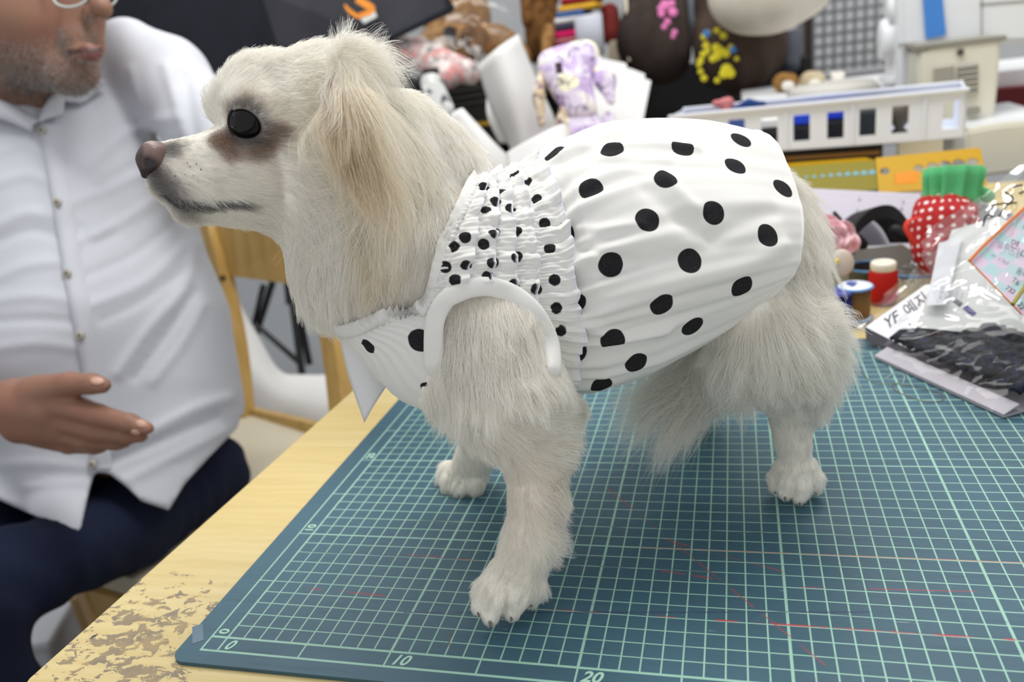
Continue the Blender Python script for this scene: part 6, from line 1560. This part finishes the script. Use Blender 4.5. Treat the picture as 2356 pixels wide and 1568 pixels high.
jb = Kz(1998, 676, 0); MB().tube([jb + upv * .03 + .020 * np.array([math.cos(a), math.sin(a), 0]) for a in np.linspace(0, 6.283, 30, endpoint=False)], .0015, 8, closed=True).build('rim', MATS['blue_tub_rim'], r2, True); MB().lathe(jb, [(.016, .001), (.019, .004), (.020, .030)], 24, cap=False).build('wall', material('dark_dish', lin(70, 72, 66), .4), r2, True)

# ------------------------------------------------------------------ clear packages with printed cards
film = clear_film('package_film', .012, .06)
grey_lt = material('grey_header_card', lin(176, 172, 180), .5, .4); inkb = material('ink_black', lin(36, 36, 44), .6); inkf = material('ink_faint', lin(150, 152, 176), .7); inkg = material('ink_grey', lin(110, 112, 120), .6)
# pack of black lace ribbon lying on the mat
pk1 = empty('ribbon_package', Kz(2160, 880, 0), 'clear pack of black lace ribbon with grey header strip lying on the mat', 'package')
P0, P1 = Kz(2012, 796, .012), Kz(2312, 928, .012)
ux = P1 - P0; WL = np.linalg.norm(ux); ux /= WL; uy = np.array([-ux[1], ux[0], 0]); 
if uy @ AZ < 0: uy = -uy
MB().prism([P0 + uy * .0 - upv * .011, P1 - upv * .011, P1 + uy * .11 - upv * .011, P0 + uy * .09 - upv * .011], (0, 0, .0015)).build('header_card', grey_lt, pk1)
MB().prism([P0 - upv * .0094, P1 - upv * .0094, P1 + uy * .013 - upv * .0045, P0 + uy * .013 - upv * .0045], (0, 0, .001)).build('header_strip', grey_lt, pk1)
lace = material('black_lace', lin(18, 20, 28), .7, .3); t = NT(lace); t.color(t.mix(t.step(t.noise(t.map(t.obj(), scale=(1, 1, 1)), 180, 2), .45, .6), lin(14, 15, 20), lin(34, 40, 58)))
for k in range(4):
    rows = []
    y0 = .014 + .019 * k; nL = 46
    for i in range(nL):
        f_ = i / (nL - 1); p = P0 + ux * (WL * (.02 + .96 * f_)) + uy * y0
        zz = .003 + .001 * k * .5 + .0016 * math.sin(i * 2.2 + k)
        rows.append([p + upv * zz + uy * (.0016 * math.sin(i * 1.57)), p + uy * .010 + upv * (zz + .005), p + uy * .020 + upv * (zz + .003) + uy * (.0016 * math.sin(i * 1.57))])
    o = MB().grid(np.array(rows)).build('lace_ribbon', lace, pk1, True); s_ = o.modifiers.new('t', 'SOLIDIFY'); s_.thickness = .003
rows = []
for j in range(18):
    r = []
    for i in range(34):
        f_, g_ = i / 33, j / 17; p = P0 + ux * (WL * (-.05 + 1.09 * f_)) + uy * (-.012 + .108 * g_)
        env = math.sin(math.pi * min(1, max(0, (f_)))) ** .3 * math.sin(math.pi * min(1, g_ * 1.0)) ** .35
        z_ = -.0112 + .025 * env + (.004 * noise.noise(Vector((i * .22, j * .3, 2))) + .003 * abs(noise.noise(Vector((i * .4, j * .2, 7))))) * (.25 + env)
        q_ = p + upv * z_; q_[2] = max(q_[2], TZ + .0006); r.append(q_)
    rows.append(r)
MB().grid(np.array(rows)).build('film', film, pk1, True)
# card with handwriting inside a bag, standing against the pile
def carded(name, pts, mat, label, cat, th=.0012):
    e = empty(name, pts[0], label, cat); o = prism_px(pts, AZ * th).build('card', mat, e); return e, o
label_m = material('white_label_card', lin(226, 226, 232), .5, .3)
e1, o1 = carded('label_package', [K(1992, 752, .705), K(2130, 655, .735), K(2180, 650, .725), K(2180, 790, .675), K(2098, 806, .672)], label_m, 'white hand lettered card in a clear bag next to the spools', 'package')
prism_px([K(1992, 752, .7055), K(2098, 806, .6725), K(2092, 812, .6725), K(1996, 785, .70)], AZ * .002).build('card_side', material('dark_card_edge', lin(70, 68, 74), .6), e1)
def text_on(s, px, py, D, hpx, ang, mat, par, bold=0.0, shear=0.0):
    xd = math.cos(ang) * AX + math.sin(ang) * AY; yd = math.sin(ang) * AX - math.cos(ang) * AY
    return text_mesh(s, hpx * D / FPX * 1.35, K(px, py, D), xd, yd, mat, par, 'lettering', bold, shear, lift=0)
text_on('YF', 2040, 758, .6935, 26, -.62, inkg, e1, .0002, .35); text_on('예지', 2088, 728, .698, 26, -.62, inkg, e1, .0001)
text_on('ㅅ ㄴ 00', 2066, 770, .684, 10, -.6, inkf, e1)
e2, o2 = carded('paper_package', [K(2108, 752, .655), K(2192, 528, .735), K(2300, 498, .745), K(2420, 560, .72), K(2420, 785, .645)], material('pale_grey_card', lin(206, 208, 206), .5, .3), 'large pale grey card in clear plastic with small printed lines', 'package')
for k, s_ in enumerate(('파렛트', '58"-60"', '200DG', '(A50/C)', '4.0m')):
    text_on(s_, 2168 + 11 * k, 690 + 2 * k, .662 + .0008 * k, 9, -1.35, inkf, e2)
prism_px([K(2160, 560, .716), K(2215, 540, .722), K(2176, 700, .660), K(2132, 702, .660)], AZ * .0003).build('printed_label', material('pale_lilac_label', lin(208, 210, 216), .5), e2)
MB().tube([K(2196, 690, .648), K(2212, 702, .646)], .0022, 8).build('grey_tag_bar', inkg, e2); MB().tube([K(2220, 706, .645), K(2242, 724, .643)], .0024, 8).build('blue_tag_bar', material('blue_pen_ink', lin(110, 110, 180), .5), e2)
chk = material('pink_blue_check', lin(214, 198, 216), .6, .25); t = NT(chk); o_ = t.attr('chk', 'Color')
sx_, sy_, _ = t.sep(o_); f1 = t.math('FRACT', t.math('MULTIPLY', sx_, .5)); f2 = t.math('FRACT', t.math('MULTIPLY', sy_, .5)); g1_ = t.math('GREATER_THAN', f1, .5); g2_ = t.math('GREATER_THAN', f2, .5)
xo = t.math('ABSOLUTE', t.math('SUBTRACT', g1_, g2_)); t.color(t.mix(xo, lin(212, 196, 216), lin(176, 206, 212)))
Cp = [K(2230, 600, .625), K(2300, 532, .64), K(2368, 470, .655), K(2440, 600, .62), K(2440, 780, .585), K(2350, 722, .595)]
e3 = empty('checked_card', Cp[0], 'pink and blue checked card with handwriting and orange edge at far right', 'card')
cx_ = (Cp[2] - Cp[0]); cx_ /= np.linalg.norm(cx_); cy_ = Cp[5] - Cp[0]; cy_ -= cx_ * (cy_ @ cx_); cy_ /= np.linalg.norm(cy_)
mb = MB().prism(Cp, AZ * .001); at = np.array([[((np.array(p) - Cp[0]) @ cx_) / .0115, ((np.array(p) - Cp[0]) @ cy_) / .0115, 0] for p in mb.v]) + 50
mb.build('card', chk, e3, False, {'chk': at})
orm = material('orange_tape', lin(212, 120, 60), .6)
MB().tube(spline([K(2230, 600, .622), K(2262, 566, .628), K(2300, 530, .637), K(2368, 468, .652)], 14), .0013, 6).build('orange_edge', orm, e3); MB().tube([K(2230, 600, .622), K(2272, 642, .612), K(2350, 722, .592)], .0006, 6).build('orange_edge', orm, e3)
for s_, px, py, h_, a_, m_ in (('면.', 2322, 566, 17, .35, inkb), ('다이', 2344, 590, 17, .35, inkb), ('양의', 2292, 566, 13, .3, inkf), ('스판', 2318, 584, 14, .3, inkf), ('or', 2280, 588, 9, .5, inkf), ('1.9yd', 2296, 598, 9, .45, inkf), ('동대문', 2336, 625, 13, .55, inkb), ('T6', 2326, 646, 13, .6, inkb), ('732', 2312, 664, 12, .6, inkb), ('2217', 2340, 700, 13, .95, inkb), ('ㅏ', 2346, 520, 16, .5, inkb)):
    n_ = np.cross(cx_, cy_); d = K(px, py, 1) - CAM; tt = ((Cp[0] - CAM) @ n_) / (d @ n_); text_on(s_, px, py, tt - .002, h_, a_, m_, e3, .00005)
MB().tube([K(2330, 700, .59), K(2356, 662, .60), K(2380, 620, .61)], .0016, 8).build('rubber_band', material('olive_band', lin(150, 140, 60), .5), e3)
# crumpled clear bags round the cards
def bag(corner, nu, nv, amp, name, label, seed):
    """crumpled film spanned over four seen corners"""
    a, b, c, d = [K(*q) for q in corner]; rows = []
    for j in range(nv):
        g_ = j / (nv - 1); r = []
        for i in range(nu):
            f_ = i / (nu - 1); p = (a * (1 - f_) + b * f_) * (1 - g_) + (d * (1 - f_) + c * f_) * g_
            n1 = noise.noise(Vector((f_ * 3 + seed, g_ * 3, seed * 1.3))); n2 = abs(noise.noise(Vector((f_ * 5, g_ * 5 + seed, 4.1)))); n3 = abs(noise.noise(Vector((f_ * 3 + g_ * 6, seed, 1.7))))
            p = p - AZ * amp * (math.sin(math.pi * f_) * math.sin(math.pi * g_) * .8 + n1 * .5 - n2 * .5 + n3 * .4); p[2] = max(p[2], TZ + .0008); r.append(p)
        rows.append(r)
    return MB().grid(np.array(rows)).build('film', film, label, True)
bag([(1950, 740, .74), (2180, 560, .80), (2200, 755, .665), (2010, 780, .70)], 30, 26, .012, 'clear_bag', e1, 2)
bag([(2120, 540, .715), (2420, 330, .70), (2420, 640, .572), (2150, 700, .64)], 34, 30, .02, 'clear_bag', e2, 5)
bag([(2060, 780, .64), (2200, 640, .66), (2430, 700, .575), (2430, 860, .57)], 34, 26, .012, 'clear_bag', e2, 9)
for pts, w_ in (([(2300, 440, .70), (2330, 410, .69), (2356, 430, .68)], .0009), ([(2262, 500, .69), (2300, 480, .68), (2290, 520, .68)], .0008), ([(2280, 470, .70), (2345, 455, .68), (2400, 452, .67)], .0009)):
    pass
mk = MB()
for pts in ([(2262, 520), (2270, 495), (2292, 500)], [(2280, 472), (2310, 468), (2340, 466)], [(2310, 440), (2330, 455), (2322, 470)], [(2296, 500), (2318, 470)], [(2330, 430), (2352, 425)], [(2345, 445), (2356, 440)]):
    mk.tube(spline([K(a, b, .668) for a, b in pts], 8), .0008, 6)
o = mk.build('marker_lettering', inkb, e2)
# stray thread loops on the mat
o = MB().tube(spline([Kz(a, b, .0006) for a, b in ((1978, 850), (2010, 880), (2055, 882), (2110, 890), (2165, 905), (2168, 920), (2140, 924), (2100, 915), (2065, 900), (2052, 885), (2070, 880))], 60), .00025, 5).build('loose_thread', material('brown_thread', lin(130, 110, 90), .8), None); root_of(o, 'thin brown loose thread looped on the mat by the ribbon package', 'thread')
o = MB().tube(spline([Kz(a, b, .0006) for a, b in ((2038, 870), (2062, 856), (2080, 862), (2078, 880))], 24), .0003, 5).build('loose_thread', material('pale_thread', lin(190, 200, 196), .8), None); root_of(o, 'short pale curled thread on the mat near the lace package', 'thread')
